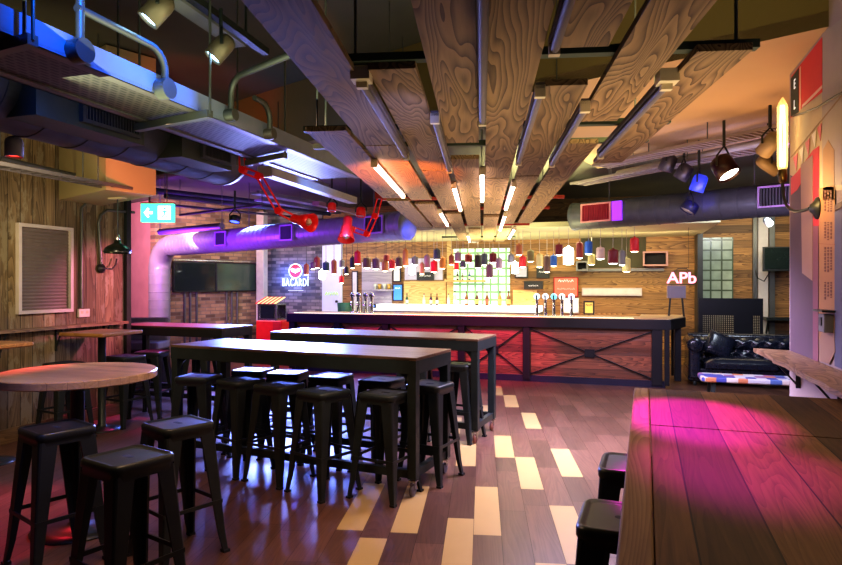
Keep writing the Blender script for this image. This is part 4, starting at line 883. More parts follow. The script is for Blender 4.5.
for s, ya, yb, on, lb in TUBES:
    a0 = .3 if ya is None else along_of(s, ya); a1 = along_of(s, yb); P0 = PQ * s + PP * a0; P1 = PQ * s + PP * a1
    t = thing('fluorescent_light', 'fluorescent batten ' + lb, 'light', P0 + Vector((0, 0, PZ)), 0, 'fluorescent battens between the boards')
    MB().bar(P0 + Vector((0, 0, PZ - .004)), P1 + Vector((0, 0, PZ - .004)), .030, .02).build('housing', M['housing'], t)
    MB().cyl(P0 + PP * .02 + Vector((0, 0, PZ - .028)), P1 - PP * .02 + Vector((0, 0, PZ - .028)), .0125, n=10).build('tube', M['tube_on'] if on else M['tube_off'], t)
    for q, w2 in ((P0 + PP * .012, .035), (P1 - PP * .012, .03)): MB().box(q + Vector((0, 0, PZ - .022)), (w2, .024, .04), PA).build('end_holder', M['cream_plastic'], t)
    if not on and s in (-.378, .588): MB().box((P0.x, P0.y, PZ - .004), (.06, .06, .04), PA).build('bracket', M['cream_plastic'], t)
# ================================================================== SPOTLIGHTS AND LAMPS
def spot_thing(label, pos, aim, r, L_, shell, lens, hang_z, group=None, name='spot_light', yoke=True):
    t = thing(name, label, 'spotlight', pos, 0, group); pos = Vector(pos); d = Vector(aim).normalized()
    b0 = pos - d * L_ * .5; b1 = pos + d * L_ * .5
    MB().lathe([(0, 0), (r * .6, 0), (r * .92, L_ * .12), (r, L_ * .3), (r, L_), (r * .9, L_), (r * .86, L_ * .9)], b0, 22, d).build('can', shell, t)
    MB().lathe([(0, L_ * .9), (r * .86, L_ * .9), (r * .86, L_ * .88), (0, L_ * .88)], b0, 20, d).build('lens', lens, t)
    top = Vector((pos.x, pos.y, min(hang_z, pos.z + r * 1.6 + .03)))
    if yoke:
        s = d.cross(Vector((0, 0, 1))).normalized() * (r + .012)
        MB().tube([pos + s, pos + s + Vector((0, 0, r * .9)), top, pos - s + Vector((0, 0, r * .9)), pos - s], .009, 6).build('yoke', M['black_metal'], t)
    MB().cyl(top, (top.x, top.y, hang_z), .014 if r > .06 else .01, n=8).build('stem', M['black_metal'], t)
    return t
# track with two blue spotlights
tz = 3.05; a_, b_ = onZ(188, -5, tz), onZ(266, 52, tz)
t = thing('light_track', 'dark track bar carrying the blue spotlights at the upper left', 'light track', a_)
MB().bar(a_ - (b_ - a_) * .6, b_, .045, .04).build('bar', M['black_metal'], t)
for u in (-.3, .7): q = a_.lerp(b_, u); MB().cyl(q, (q.x, q.y, 3.9), .008, n=6).build('rod', M['black_metal'], t)
MB().bar(a_ - (b_ - a_) * .6 + Vector((-.09, 0, .0)), b_ - (b_ - a_) * .22 + Vector((-.09, 0, 0)), .10, .05).build('gear_box', M['grey_paint'], t)
sp1, sp2 = onZ(158, 9, 2.84), onZ(221, 48, 2.84)
metal_can = plain('grey brown spotlight can', (.16, .13, .09), .4, .4)
spot_thing('blue lit spotlight cut by the top edge at the upper left', sp1, (-.45, -.35, -.75), .052, .15, metal_can, M['blue_lens'], tz, 'blue track spotlights')
spot_thing('blue lit track spotlight fully visible at the upper left', sp2, (-.45, -.35, -.75), .052, .15, metal_can, M['blue_lens'], tz, 'blue track spotlights')
# stage lights at the right
dome = plain('dark red black stage can', (.018, .004, .006), .3, .3); M['stage'] = plain('dark stage light can', (.05, .045, .06), .4, .3); M['tan_can'] = plain('tan spotlight can', (.22, .17, .09), .5)
spot_thing('stage light with red rim, leftmost in the cluster by the ladder trays', far(668, 163, 7.0), (-.35, .1, -.9), .085, .19, M['stage'], M['red_led'], 3.1, 'coloured stage lights')
spot_thing('stage light with orange red lens in the middle of the cluster', far(684, 172, 6.8), (-.5, .2, -.8), .08, .18, M['stage'], M['red_led'], 3.1, 'coloured stage lights')
spot_thing('stage light glowing deep blue at the right of the cluster', far(699, 183, 6.6), (-.3, .1, -.85), .075, .18, plain('blue lit can', (.02, .03, .2), .4, em=(.03, .06, 1), es=.6), M['blue_led'], 3.1, 'coloured stage lights')
spot_thing('large dark stage light with white lens under the ladder trays', far(724, 167, 5.8), (.40, -.32, -.80), .105, .21, dome, M['white_lens'], 3.1)
spot_thing('pale ceiling spotlight left of the glowing tube bulb, upper one', far(770, 144, 5.3), (-.2, .3, -.3), .07, .2, M['tan_can'], M['white_paint'], 3.1, 'pale ceiling spotlights')
spot_thing('pale ceiling spotlight left of the glowing tube bulb, lower one', far(768, 165, 5.9), (.8, .2, -.6), .06, .22, M['tan_can'], M['white_paint'], 3.1, 'pale ceiling spotlights')
spot_thing('twin white spotlight glare below the right duct', far(768, 222, 8.6), (.3, -.6, -.5), .05, .12, M['white_paint'], M['white_lens'], 2.75)
spot_thing('dark square floodlight hanging in front of the right duct', far(690, 207, 7.6), (-.5, -.1, -.8), .10, .13, plain('blue black floodlight', (.01, .012, .06), .5), M['white_paint'], 3.1)
spot_thing('small red spotlight above the red cone lamp', far(332, 207, 7.2), (0, -.2, -1), .05, .1, M['red_lamp'], M['white_paint'], 3.0, 'small red spotlights')
spot_thing('small red spotlight between the red cone lamp and the boards', far(361, 212, 7.2), (0, -.2, -1), .055, .11, M['red_lamp'], M['white_paint'], 3.0, 'small red spotlights')
spot_thing('small dark spotlight glowing red under the left duct', far(14, 147, 3.75), (0, 0, -1), .05, .12, M['grey_paint'], M['red_led'], 2.47)
spot_thing('small blue glowing lamp above the left duct', far(235, 219, 8.2), (0, -.3, -1), .07, .09, M['black_metal'], M['blue_led'], 2.8)
# red balanced arm lamps
def arm_lamp(label, pts, Z, head0, head1, r0, r1, top):
    P_ = [far(x, y, Z) for x, y in pts]; t = thing('arm_lamp', label, 'lamp', P_[0], 0, 'red arm lamps'); v = Vector((0, 0, 1))
    MB().bar(P_[0] + Vector((0, 0, .05)), P_[0] - Vector((0, 0, .02)), .08, .06).cyl(P_[0], (P_[0].x, P_[0].y, top), .012, n=8).build('clamp', M['red_rail'], t)
    for a, b_ in zip(P_[:-1], P_[1:]):
        d = (b_ - a).normalized(); s = d.cross(Vector(ray(421, 283))).normalized() * .022
        MB().cyl(a + s, b_ + s, .008, n=8).cyl(a - s, b_ - s, .008, n=8).build('arm', M['red_lamp'], t)
        MB().cyl(b_ - Vector((0, .02, 0)), b_ + Vector((0, .02, 0)), .03, n=12).build('joint', M['red_lamp'], t)
    h0, h1 = far(*head0, Z), far(*head1, Z - .1); d = (h1 - h0); L_ = d.length
    sh = MB().lathe([(0, 0), (r0 * .7, 0), (r0, L_ * .08), (r0, L_ * .38), (r0 * 1.3, L_ * .46), (r1 * .75, L_ * .66), (r1, L_), (r1 * .96, L_), (r1 * .7, L_ * .66), (0, L_ * .5)], h0, 24, d).build('lamp_shade', M['red_lamp'], t)
    MB().lathe([(0, L_ * .75), (r1 * .35, L_ * .75), (r1 * .4, L_ * .85), (r1 * .2, L_ * .93), (0, L_ * .95)], h0, 14, d).build('bulb', M['cream_plastic'], sh)
    return t
arm_lamp('long red folding arm lamp hanging from the perforated tray', [(241, 150), (243, 170), (259, 176), (279, 211), (295, 219)], 4.9, (292, 218), (312, 223), .035, .075, 2.6)
arm_lamp('red cone lamp on a folded arm in front of the left duct', [(380, 197), (375, 216), (367, 234), (352, 229)], 6.0, (348, 217), (346, 240), .045, .082, 3.2)

# exit sign
ex = far(158, 213, 6.9); ed = Vector((RX, RY, 0)); t = thing('exit_sign', 'green lit exit sign with arrow and running figure', 'sign', ex)
R_ = Matrix.Rotation(YAW, 3, 'Z')
MB().box(ex, (.36, .05, .205), M4=R_).build('sign_box', M['exit_green'], t)
MB().box(ex + Vector((0, 0, .108)), (.37, .06, .015), M4=R_).build('top_cap', plain('reddish sign cap', (.4, .08, .06), .5), t)
nf = Vector((RY, -RX, 0)); pf = ex + nf * .027
def on_sign(pts): return [pf + ed * x + Vector((0, 0, z)) for x, z in pts]
g = MB().slab(on_sign([(.012, -.075), (.15, -.075), (.15, .075), (.012, .075)]), nf * .003); g.build('pictogram_panel', M['exit_white'], t)
pf = pf + nf * .004
fig = MB().slab(on_sign([(.07, .02), (.095, .03), (.10, -.01), (.085, -.025)]), nf * .002)
for a, b_ in (((.09, .025), (.06, .01)), ((.095, .02), (.125, .0)), ((.092, -.02), (.118, -.06)), ((.088, -.02), (.06, -.045)), ((.06, -.045), (.04, -.045)), ((.06, .01), (.055, -.012))):
    fig.bar(pf + ed * a[0] + Vector((0, 0, a[1])), pf + ed * b_[0] + Vector((0, 0, b_[1])), .012, .004, up=nf)
fig.cyl(pf + ed * .088 + Vector((0, 0, .048)), pf + ed * .088 + Vector((0, 0, .048)) + nf * .003, .014, n=16)
fig.build('running_figure', M['exit_green'], t)
pf = pf - nf * .003
ar = MB().slab(on_sign([(-.05, -.014), (-.115, -.014), (-.115, .014), (-.05, .014)]), nf * .003).slab(on_sign([(-.145, 0), (-.10, .055), (-.085, .042), (-.115, 0), (-.085, -.042), (-.10, -.055)]), nf * .004)
ar.build('arrow', M['exit_white'], t)
for s in (-.1, .1): q = ex + ed * s + Vector((0, 0, .1)); MB().cyl(q, (q.x, q.y, 3.3), .006, n=6).build('hanger_rod', M['conduit'], t)

# wall lamp with black shade by the corner
wl = far(117.5, 250, 6.55); t = thing('shade_lamp', 'black dome shade lamp hanging by the board wall corner', 'lamp', wl)
MB().lathe([(.135, -.035), (.138, -.02), (.13, .01), (.10, .04), (.055, .062), (.035, .075), (.033, .10), (.0, .115)], wl, 30).build('lamp_shade', plain('black green enamel', (.008, .014, .012), .3, .1, coat=.4), t)
MB().lathe([(.022, .10), (.026, .13), (.018, .16), (0, .165)], wl, 16).build('socket', M['steel'], t)
MB().cyl(wl + Vector((0, 0, .16)), (wl.x, wl.y, 2.48), .006, n=6).build('cord', M['black_metal'], t)
MB().box((wl.x, wl.y, 2.475), (.18, .08, .02)).build('ceiling_plate', M['cream_plastic'], t)
MB().lathe([(0, -.03), (.03, -.01), (.035, .01), (0, .02)], wl + Vector((0, 0, .0)), 14).build('bulb', M['cream_plastic'], t)
ro = onX(100.5, 268.5, LW + .01); t = thing('wall_switch', 'round black wall fitting with curved cord by the shade lamp', 'switch', ro)
MB().lathe([(0, 0), (.055, 0), (.055, .02), (.035, .03), (.03, .05), (0, .055)], ro, 20, (1, 0, 0)).build('rosette', M['black_metal'], t)
MB().tube([ro + Vector((.05, 0, 0)), ro + Vector((.07, .10, -.005)), ro + Vector((.06, .17, .05)), ro + Vector((.05, .19, .12))], .009).build('cord', M['black_metal'], t)
up_ = onX(98.5, 215, LW + .025)
solo('wall_conduit', MB().tube([ro + Vector((.02, -.01, .05)), (LW + .025, up_.y, up_.z - .1), (LW + .025, up_.y + .03, up_.z), (LW + .025, up_.y + .12, up_.z + .07), (LW + .025, up_.y + .55, up_.z + .09)], .018), M['conduit'], 'conduit rising from the round black wall fitting', 'conduit')
q0, q1 = onX(81, 204, LW + .025), onX(81.5, 308, LW + .025)
solo('wall_conduit', MB().tube([(LW + .025, q1.y, q1.z), (LW + .025, q1.y, 2.42), (LW + .025, q1.y + .05, 2.47)], .016), M['conduit'], 'straight conduit rising from the white power outlet', 'conduit')
o_ = onX(84, 313, LW + .02); t = thing('power_outlet', 'white double power outlet on the board wall', 'outlet', o_)
MB().rbox((LW + .015, o_.y, o_.z), (.03, .15, .09), .008).build('plate', M['white_paint'], t)
for s in (-.035, .035): MB().box((LW + .032, o_.y + s, o_.z + .01), (.004, .03, .03)).build('socket', M['cream_plastic'], t)
# roller shutter frame
yA, yB = onX(15.5, 270, LW).y, onX(70.5, 270, LW).y; zA, zB = 1.265, 2.185
t = thing('shutter_panel', 'grey slatted roller shutter in a pale frame on the board wall', 'shutter', (LW, (yA + yB) / 2, zA))
f = .035
fr = MB()
for y in (yA + f / 2, yB - f / 2): fr.box((LW + .02, y, (zA + zB) / 2), (.05, f, zB - zA))
for z in (zA + f / 2, zB - f / 2): fr.box((LW + .02, (yA + yB) / 2, z), (.05, yB - yA - 2 * f, f))
fr.build('frame', M['frame_pink'], t)
sl = MB(); n_ = 24
for k in range(n_):
    z0 = zA + f + (zB - zA - 2 * f) * k / n_; z1 = zA + f + (zB - zA - 2 * f) * (k + 1) / n_
    sl.slab([(LW + .006, yA + f, z0), (LW + .006, yB - f, z0), (LW + .012, yB - f, z0 + (z1 - z0) * .5), (LW + .006, yB - f, z1), (LW + .006, yA + f, z1), (LW + .012, yA + f, z0 + (z1 - z0) * .5)][:2] + [(LW + .012, yB - f, z0 + (z1 - z0) * .55), (LW + .012, yA + f, z0 + (z1 - z0) * .55)], Vector((-.003, 0, .001)))
    sl.slab([(LW + .012, yA + f, z0 + (z1 - z0) * .55), (LW + .012, yB - f, z0 + (z1 - z0) * .55), (LW + .006, yB - f, z1), (LW + .006, yA + f, z1)], Vector((-.003, 0, .001)))
sl.build('slats', M['roller'], t)

# ================================================================== RIGHT SIDE
mt = thing('wall_mural', 'street scene mural with red sign, bunting and cream arch on the right wall', 'mural', (RW, 4.7, 1))
def mural(name, polys, m, layer=1):
    mb = MB()
    for p in polys: mb.slab([onX(x, y, RW - .0022 * layer) for x, y in p], Vector((.002, 0, 0)))
    return mb.build(name, m, mt)
mm = lambda n_, c, **k: plain('mural ' + n_, c, .65, var=.12, scale=5, **k)
mural('purple_panel', [[(790.2, 355.2), (818, 363), (818, 120), (790.2, 140)]], mm('mauve', (.10, .055, .085)))
mural('cream_sky', [[(790.2, 112), (822, 90), (842, 80), (842, 190), (822, 190), (790.2, 175)]], mm('cream', (.5, .4, .25)), 2)
mural('grey_panel', [[(822, 34), (842, 18), (842, 185), (822, 185)]], mm('grey beige', (.36, .30, .27)), 3)
mural('red_band', [[(813, 150), (819, 146), (819, 226), (813, 226)], [(791, 178), (797, 172), (813, 150), (813, 162), (797, 190), (791, 195)]], mm('red', (.55, .03, .05)), 3)
mural('mauve_edge', [[(812.8, 226), (818.2, 226), (818.2, 362.6), (812.8, 361)]], mm('dusky pink', (.24, .08, .12)), 3)
mural('arch_panel', [[(800.5, 165), (812.5, 155), (812.5, 281), (802, 273)]], mm('arch cream', (.36, .22, .19)), 4)
mural('red_sign', [[(791.5, 76), (822, 37), (822, 92), (802, 108), (790.5, 118)]], mm('sign red', (.62, .03, .035)), 4)
mural('sign_band', [[(790.8, 78.5), (798.5, 68), (798.5, 112), (790.8, 117)]], mm('dark green', (.02, .035, .025)), 5)
mural('sign_stripe', [[(802, 105), (822, 85), (822, 88), (802, 108)], [(799.5, 68), (800.6, 66), (800.6, 110), (799.5, 111)]], mm('pale stripe', (.7, .42, .34)), 5)
mural('brown_tower', [[(823, 150), (828, 140), (834, 150), (834, 200), (823, 200)]], mm('brown stone', (.36, .22, .12)), 4)
mural('parchment', [[(819, 188), (834.5, 186), (834.5, 330), (822, 345), (819, 352)]], mm('orange parchment', (.42, .21, .09)), 4)
mural('parchment_crease', [[(819, y), (834.5, y + 1), (834.5, y + 2), (819, y + 1)] for y in (243,)], mm('crease', (.36, .16, .07)), 5)
scr = []
rnd = random.Random(2)
for y0, y1 in ((190, 212), (222, 240), (247, 272), (282, 298)):
    for x in (824, 827, 830):
        y = y0
        while y < y1 - 1:
            h_ = rnd.uniform(1, 3); scr.append([(x, y), (x + 1.6, y), (x + 1.6, y + h_), (x, y + h_)]); y += h_ + .9
mural('scribbled_writing', scr, mm('brown ink', (.2, .08, .05)), 5)
mural('blue_panel', [[(834.5, 212), (842, 209), (842, 369), (834.5, 366)]], mm('steel blue', (.12, .12, .2)), 4)
mural('dark_line', [[(834.5, 205), (842, 201), (842, 207), (834.5, 211)]], mm('brown line', (.14, .08, .06)), 5)
mural('torn_patch', [[(819, 340), (822, 332), (834, 330), (835, 352), (829, 364), (819, 361)]], mm('torn brown paper', (.34, .2, .13)), 5)
fl_ = []
for k, x in enumerate((793, 799, 805, 811.5, 817)):
    yt = 158 - (x - 793) * 1.25; fl_.append([(x, yt), (x + 4.5, yt - 5), (x + 3.2, yt + 13)])
bp_, bw_ = mm('bunting pink', (.6, .16, .2)), mm('bunting white', (.75, .68, .6))
for k, f_ in enumerate(fl_): mural('bunting_flag', [f_], bw_ if k % 2 else bp_, 5)
mural('bunting_cord', [[(790.5, 157), (842, 94), (842, 95.5), (790.5, 158.2)]], mm('cord', (.3, .2, .12)), 6)
for body, y, in (('E', 80.5), ('L', 101)):
    c = onX(794.6, y + 4, RW - .014); text('sign_lettering', body, .10, M['ink_white'], mt, facing(c, (0, -1, 0), (0, 0, 1), 1.0), .002)
cb = [onX(793, 116 , RW - .02), onX(803, 113, RW - .03), onX(818, 107, RW - .03), onX(832, 98, RW - .03), onX(843, 92, RW - .02)]
solo('wall_cable', MB().tube(cb, .007), M['black_metal'], 'thin dark cable drooping across the red mural sign', 'cable')
bx_ = onX(826.5, 323, RW - .03); t = thing('wall_box', 'small dark metal box on the torn mural paper', 'box', bx_)
MB().rbox((RW - .03, bx_.y, bx_.z), (.06, .12, .11), .008).build('housing', M['grey_paint'], t); MB().box((RW - .064, bx_.y, bx_.z + .01), (.006, .05, .05)).build('cover', M['galv_dark'], t); MB().box((RW - .04, bx_.y, bx_.z + .075), (.08, .2, .012)).build('ledge_cap', M['table_metal'], t)
# tube bulb sconce
sc = onX(818.5, 208, RW - .004); t = thing('tube_sconce', 'glowing tube bulb on a curved black wall arm over the mural', 'lamp', sc)
MB().lathe([(0, 0), (.075, 0), (.07, .015), (.04, .03), (.025, .05), (0, .055)], sc, 24, (-1, 0, 0)).build('rosette', M['black_metal'], t)
tb = far(782.5, 175, 4.55); bt = far(782.5, 100, 4.55); elb = far(784.5, 201, 4.55)
e0 = sc + Vector((-.05, 0, 0)); e3 = tb + Vector((0, 0, -.06))
arm = []
for k in range(13):
    u = k / 12; c1_ = Vector((e3.x, e3.y, e0.z - .03)); arm.append(e0 * (1 - u) ** 2 + c1_ * 2 * u * (1 - u) + e3 * u * u)
MB().tube(arm, .011, 10).build('arm', M['black_metal'], t)
MB().lathe([(.012, -.06), (.026, -.045), (.03, -.01), (.03, .03), (.027, .04)], tb, 18).build('socket', plain('dark brass socket', (.12, .08, .03), .3, .8), t)
L_ = (bt - tb).z
gm, gn, gb = nt('edison glass'); gb.inputs['Base Color'].default_value = (1, .8, .45, 1); gb.inputs['Alpha'].default_value = .45; gb.inputs['Roughness'].default_value = .05; gb.inputs['Emission Color'].default_value = (1, .6, .18, 1); gb.inputs['Emission Strength'].default_value = .75
gl = MB().lathe([(.026, .035), (.034, .06), (.036, .1), (.036, L_ - .05), (.024, L_ - .015), (.006, L_ + .015), (0, L_ + .02)], tb, 20).build('tube_bulb', gm, t)
fm = MB()
for k in range(4):
    a = PI / 2 * k; fm.tube([tb + Vector((.014 * math.cos(a), .014 * math.sin(a), .06)), tb + Vector((.018 * math.cos(a + .4), .018 * math.sin(a + .4), L_ * .5)), tb + Vector((.012 * math.cos(a), .012 * math.sin(a), L_ - .04))], .003, 5)
fm.build('filament', M['filament'], gl)

# wall television
p = onY(778, 259, 12.5); t = thing('wall_television', 'black television on a wall bracket above the sofa', 'television', (p.x, 12.5, p.z))
z_ = onY(778, 246.5, 12.5).z - onY(778, 271, 12.5).z
MB().rbox((p.x + .18, 12.5, p.z), (.85, .06, z_), .01).build('casing', M['black_metal'], t); MB().box((p.x + .18, 12.466, p.z + .01), (.80, .008, z_ - .06)).build('screen', M['screen_glass'], t); MB().bar((p.x - .05, 12.54, p.z - .1), (p.x - .05, 12.83, p.z - .1), .05, .08).build('bracket', M['black_metal'], t)
MB().tube([(p.x - .12, 12.52, p.z - z_ / 2), (p.x - .2, 12.6, p.z - z_ / 2 - .18), (p.x - .28, 12.75, p.z - z_ / 2 - .12), (p.x - .3, 12.8, p.z - .2)], .01).build('cable', M['black_metal'], t)
p = onY(781, 319, 12.6); solo('shelf', MB().box((p.x + .25, 12.7, p.z), (1.0, .36, .05)).bar((p.x - .2, 12.86, p.z - .4), (p.x - .2, 12.6, p.z), .03, .03), M['black_metal'], 'dark drinking ledge under the wall television', 'shelf')
# perforated panel
YP = 11.75; a_, b_ = onY(698.5, 345, YP), onY(763, 298.5, YP); zt = b_.z
t = thing('perforated_screen', 'tall black panel with two perforated fields behind the sofa', 'panel', ((a_.x + b_.x) / 2, YP, 0))
x0, x1 = a_.x, b_.x; Z0 = onY(720, 340, YP).z - .3; Z1 = onY(720, 315, YP).z
def fx(px): return onY(px, 300, YP).x
f0, f1, f2, f3 = fx(702), fx(734), fx(753), fx(760)
fr = MB().box(((x0 + x1) / 2, YP, (Z1 + zt) / 2), (x1 - x0, .025, zt - Z1)).box(((x0 + x1) / 2, YP, Z0 / 2), (x1 - x0, .025, Z0))
for a, b_ in ((x0, f0), (f1, f2), (f3, x1)): fr.box(((a + b_) / 2, YP, (Z0 + Z1) / 2), (b_ - a, .025, Z1 - Z0))
fr.build('plate', M['bar_metal'], t)
for a, b_, n_ in ((f0, f1, 15), (f2, f3, 4)):
    g = MB(); s = (b_ - a) / n_
    for k in range(n_ + 1): g.box((a + s * k, YP, (Z0 + Z1) / 2), (s * .5, .01, Z1 - Z0))
    m_ = int((Z1 - Z0) / s)
    for k in range(m_ + 1): g.box(((a + b_) / 2, YP, Z0 + (Z1 - Z0) * k / m_), (b_ - a, .008, s * .5))
    g.build('perforated_mesh', M['bar_metal'], t)
# pale board added to stand in for the lit wall behind the perforations
p = onY(731, 328, 12.8); struct('trim_13', MB().box((p.x, 12.84, .75), (1.05, .05, .95)), plain('pale stand-in for lit wall', (.6, .55, .42), .7), 'pale stand-in for the lit wall behind the perforated panel')

# sofa
def sofa():
    X0, X1, Y0 = 1.0, 3.5, 10.35
    t = thing('chesterfield_sofa', 'dark tufted leather chesterfield sofa at the right', 'sofa', ((X0 + X1) / 2, Y0 + .4, 0))
    m = M['leather']
    MB().rbox(((X0 + X1) / 2, Y0 + .42, .17), (X1 - X0, .80, .2), .04).build('base', m, t)
    n_ = 2; w_ = (X1 - X0 - .44) / n_
    for k in range(n_):
        cx = X0 + .22 + w_ * (k + .5); mb = MB(); N = 12; vs = []
        for i in range(N + 1):
            for j in range(N + 1):
                u, v = i / N, j / N; e = min(u, 1 - u, v, 1 - v); z = .36 + .085 * (1 - math.exp(-e * 12)); vs.append((cx - w_ / 2 + .01 + (w_ - .02) * u, Y0 - .02 + .58 * v, z))
        mb.add(vs, [(i * (N + 1) + j, (i + 1) * (N + 1) + j, (i + 1) * (N + 1) + j + 1, i * (N + 1) + j + 1) for i in range(N) for j in range(N)], True)
        mb.rbox((cx, Y0 + .27, .315), (w_ - .02, .58, .09), .03); mb.build('seat_cushion', m, t)
    # tufted back
    mb = MB(); NX, NZ = 120, 24; vs = []; sx, sz = .19, .13
    for i in range(NX + 1):
        for j in range(NZ + 1):
            x = X0 + .1 + (X1 - X0 - .2) * i / NX; v = j / NZ; z = .36 + .37 * v
            d = 1.0
            for r_ in range(4):
                zz = .42 + r_ * sz * .75; off = (r_ % 2) * sx / 2; xx = round((x - X0 - off) / sx) * sx + X0 + off
                d = min(d, math.hypot((x - xx), (z - zz) * 1.2))
            roll = .07 * math.sin(min(1, max(0, (v - .45) / .55)) * PI)
            vs.append((x, Y0 + .56 - .02 - .05 * min(1, d / .09) ** .6 - roll + .06 * v, z))
    mb.add(vs, [(i * (NZ + 1) + j, (i + 1) * (NZ + 1) + j, (i + 1) * (NZ + 1) + j + 1, i * (NZ + 1) + j + 1) for i in range(NX) for j in range(NZ)], True)
    mb.rbox(((X0 + X1) / 2, Y0 + .68, .45), (X1 - X0 - .06, .14, .56), .05); mb.cyl((X0 + .05, Y0 + .64, .70), (X1 - .05, Y0 + .64, .70), .075, n=18)
    mb.build('backrest', m, t)
    for x in (X0 + .09, X1 - .09):
        MB().rbox((x, Y0 + .32, .36), (.17, .72, .5), .05).cyl((x, Y0 - .06, .63), (x, Y0 + .68, .63), .11, n=20).lathe([(0, -.02), (.05, -.018), (.10, -.004), (.11, .01)], (x, Y0 - .06, .63), 20, (0, 1, 0)).build('armrest', m, t)
    for x in (X0 + .1, X1 - .1):
        for y in (Y0 + .08, Y0 + .74): MB().lathe([(.02, 0), (.03, .03), (.035, .07), (0, .075)], (x, y, 0), 12).build('foot', M['table_metal'], t)
    mb = MB(); N = 12; vs = []
    for sgn in (1, -1):
        for i in range(N + 1):
            for j in range(N + 1):
                u, v = i / N * 2 - 1, j / N * 2 - 1; h_ = .075 * ((1 - u ** 4) * (1 - v ** 4)) ** .5; vs.append(Vector((u * .2, sgn * h_, v * .19)))
    R2 = Matrix.Rotation(-.45, 3, 'X') @ Matrix.Rotation(.35, 3, 'Y') @ Matrix.Rotation(.2, 3, 'Z'); c = Vector((X0 + .48, Y0 + .30, .62))
    fs = []
    for sgn in range(2):
        o_ = sgn * (N + 1) ** 2; fs += [(o_ + i * (N + 1) + j, o_ + (i + 1) * (N + 1) + j, o_ + (i + 1) * (N + 1) + j + 1, o_ + i * (N + 1) + j + 1) for i in range(N) for j in range(N)]
    mb.add([R2 @ v + c for v in vs], fs, True)
    solo('cushion', mb, M['leather'], 'shiny dark leather cushion leaning on the left end of the sofa', 'cushion')
sofa()
def patchwork():
    m, n, b = nt('patchwork seat'); L = n.links.new
    tc = n.nodes.new('ShaderNodeTexCoord'); mp = n.nodes.new('ShaderNodeMapping'); mp.inputs['Scale'].default_value = (9, 7, 1); L(tc.outputs['Object'], mp.inputs[0])
    v = n.nodes.new('ShaderNodeTexVoronoi'); v.inputs['Scale'].default_value = 1; v.inputs['Randomness'].default_value = .35; v.distance = 'CHEBYCHEV'; L(mp.outputs[0], v.inputs['Vector'])
    sp = n.nodes.new('ShaderNodeSeparateXYZ'); L(v.outputs['Color'], sp.inputs[0])
    r = ramp(n, [(0, (.05, .06, .3)), (.25, (.5, .5, .55)), (.45, (.5, .18, .08)), (.6, (.25, .1, .25)), (.75, (.6, .55, .5)), (.9, (.08, .15, .4))]); r.color_ramp.interpolation = 'CONSTANT'; L(sp.outputs[0], r.inputs[0])
    L(r.outputs[0], b.inputs['Base Color']); b.inputs['Roughness'].default_value = .6; return m
t = thing('patchwork_bench', 'low bench with patchwork seat in front of the sofa', 'bench', (1.55, 8.15, 0))
MB().rbox((1.62, 8.15, .445), (1.42, .42, .06), .03).build('seat', patchwork(), t)
for x in (1.05, 2.18):
    for s in (-1, 1): MB().bar((x, 8.15 + s * .12, .42), (x - .03, 8.15 + s * .16, 0), .06, .05, up=(1, 0, 0)).build('leg', M['table_metal'], t)
# neon letters on their stand at the end of the bar
p = onY(680, 313, BY + .95); t = thing('neon_lamp', 'pink neon letters above a grey box on thin legs at the bar end', 'sign', (p.x, p.y, 1.04))
Zc = -RY * p.x + RX * p.y; u_ = Zc / FOC
zb0, zb1 = 1.04 + 18 * u_, 1.04 + 30.5 * u_
MB().rbox((p.x - 3.5 * u_, p.y, (zb0 + zb1) / 2), (17 * u_, .16, zb1 - zb0), .008).build('box', plain('grey lilac box', (.24, .2, .26), .5), t)
for sx in (-1, 1):
    for sy in (-1, 1): MB().cyl((p.x - 3.5 * u_ + sx * 5.5 * u_, p.y + sy * .06, zb0), (p.x - 3.5 * u_ + sx * 7 * u_, p.y + sy * .07, 1.042), .01, n=8).build('leg', M['black_metal'], t)
text('neon_lettering', 'APb', 15.5 * u_, M['neon_pink'], t, facing((p.x + 1.5 * u_, p.y - .02, zb1 + 7.2 * u_), sx=1.05), .012, .004)
MB().bar((p.x - 11 * u_, p.y + .03, zb1 + 1 * u_), (p.x + 14 * u_, p.y + .03, zb1 + 1 * u_), .012, .012).build('mount', M['black_metal'], t)
MB().tube([(p.x - 6 * u_, p.y, zb1 + 13 * u_), (p.x - 2 * u_, p.y, zb1 + 17 * u_), (p.x + 6 * u_, p.y, zb1 + 17 * u_), (p.x + 10 * u_, p.y, zb1 + 13 * u_)], .006).build('wire', M['black_metal'], t)
MB().cyl((p.x + 8 * u_, p.y, zb1 + 17 * u_), (p.x + 8 * u_, p.y, 2.48), .003, n=5).build('cord', M['black_metal'], t)

# ================================================================== LIGHT
def area(name, loc, target, size, power, c, sy=None, spread=None):
    l = bpy.data.lights.new(name, 'AREA'); l.energy = power; l.color = c; l.size = size
    if sy: l.shape = 'RECTANGLE'; l.size_y = sy
    if spread: l.spread = math.radians(spread)
    o = bpy.data.objects.new(name, l); col.objects.link(o); o.location = loc
    o.rotation_euler = (Vector(target) - Vector(loc)).to_track_quat('-Z', 'Y').to_euler(); return o
def spot(name, loc, target, power, c, angle=50, blend=.6, r=.05):
    l = bpy.data.lights.new(name, 'SPOT'); l.energy = power; l.color = c; l.spot_size = math.radians(angle); l.spot_blend = blend; l.shadow_soft_size = r
    o = bpy.data.objects.new(name, l); col.objects.link(o); o.location = loc
    o.rotation_euler = (Vector(target) - Vector(loc)).to_track_quat('-Z', 'Y').to_euler(); return o
def point(name, loc, power, c, r=.1):
    l = bpy.data.lights.new(name, 'POINT'); l.energy = power; l.color = c; l.shadow_soft_size = r
    o = bpy.data.objects.new(name, l); col.objects.link(o); o.location = loc; return o
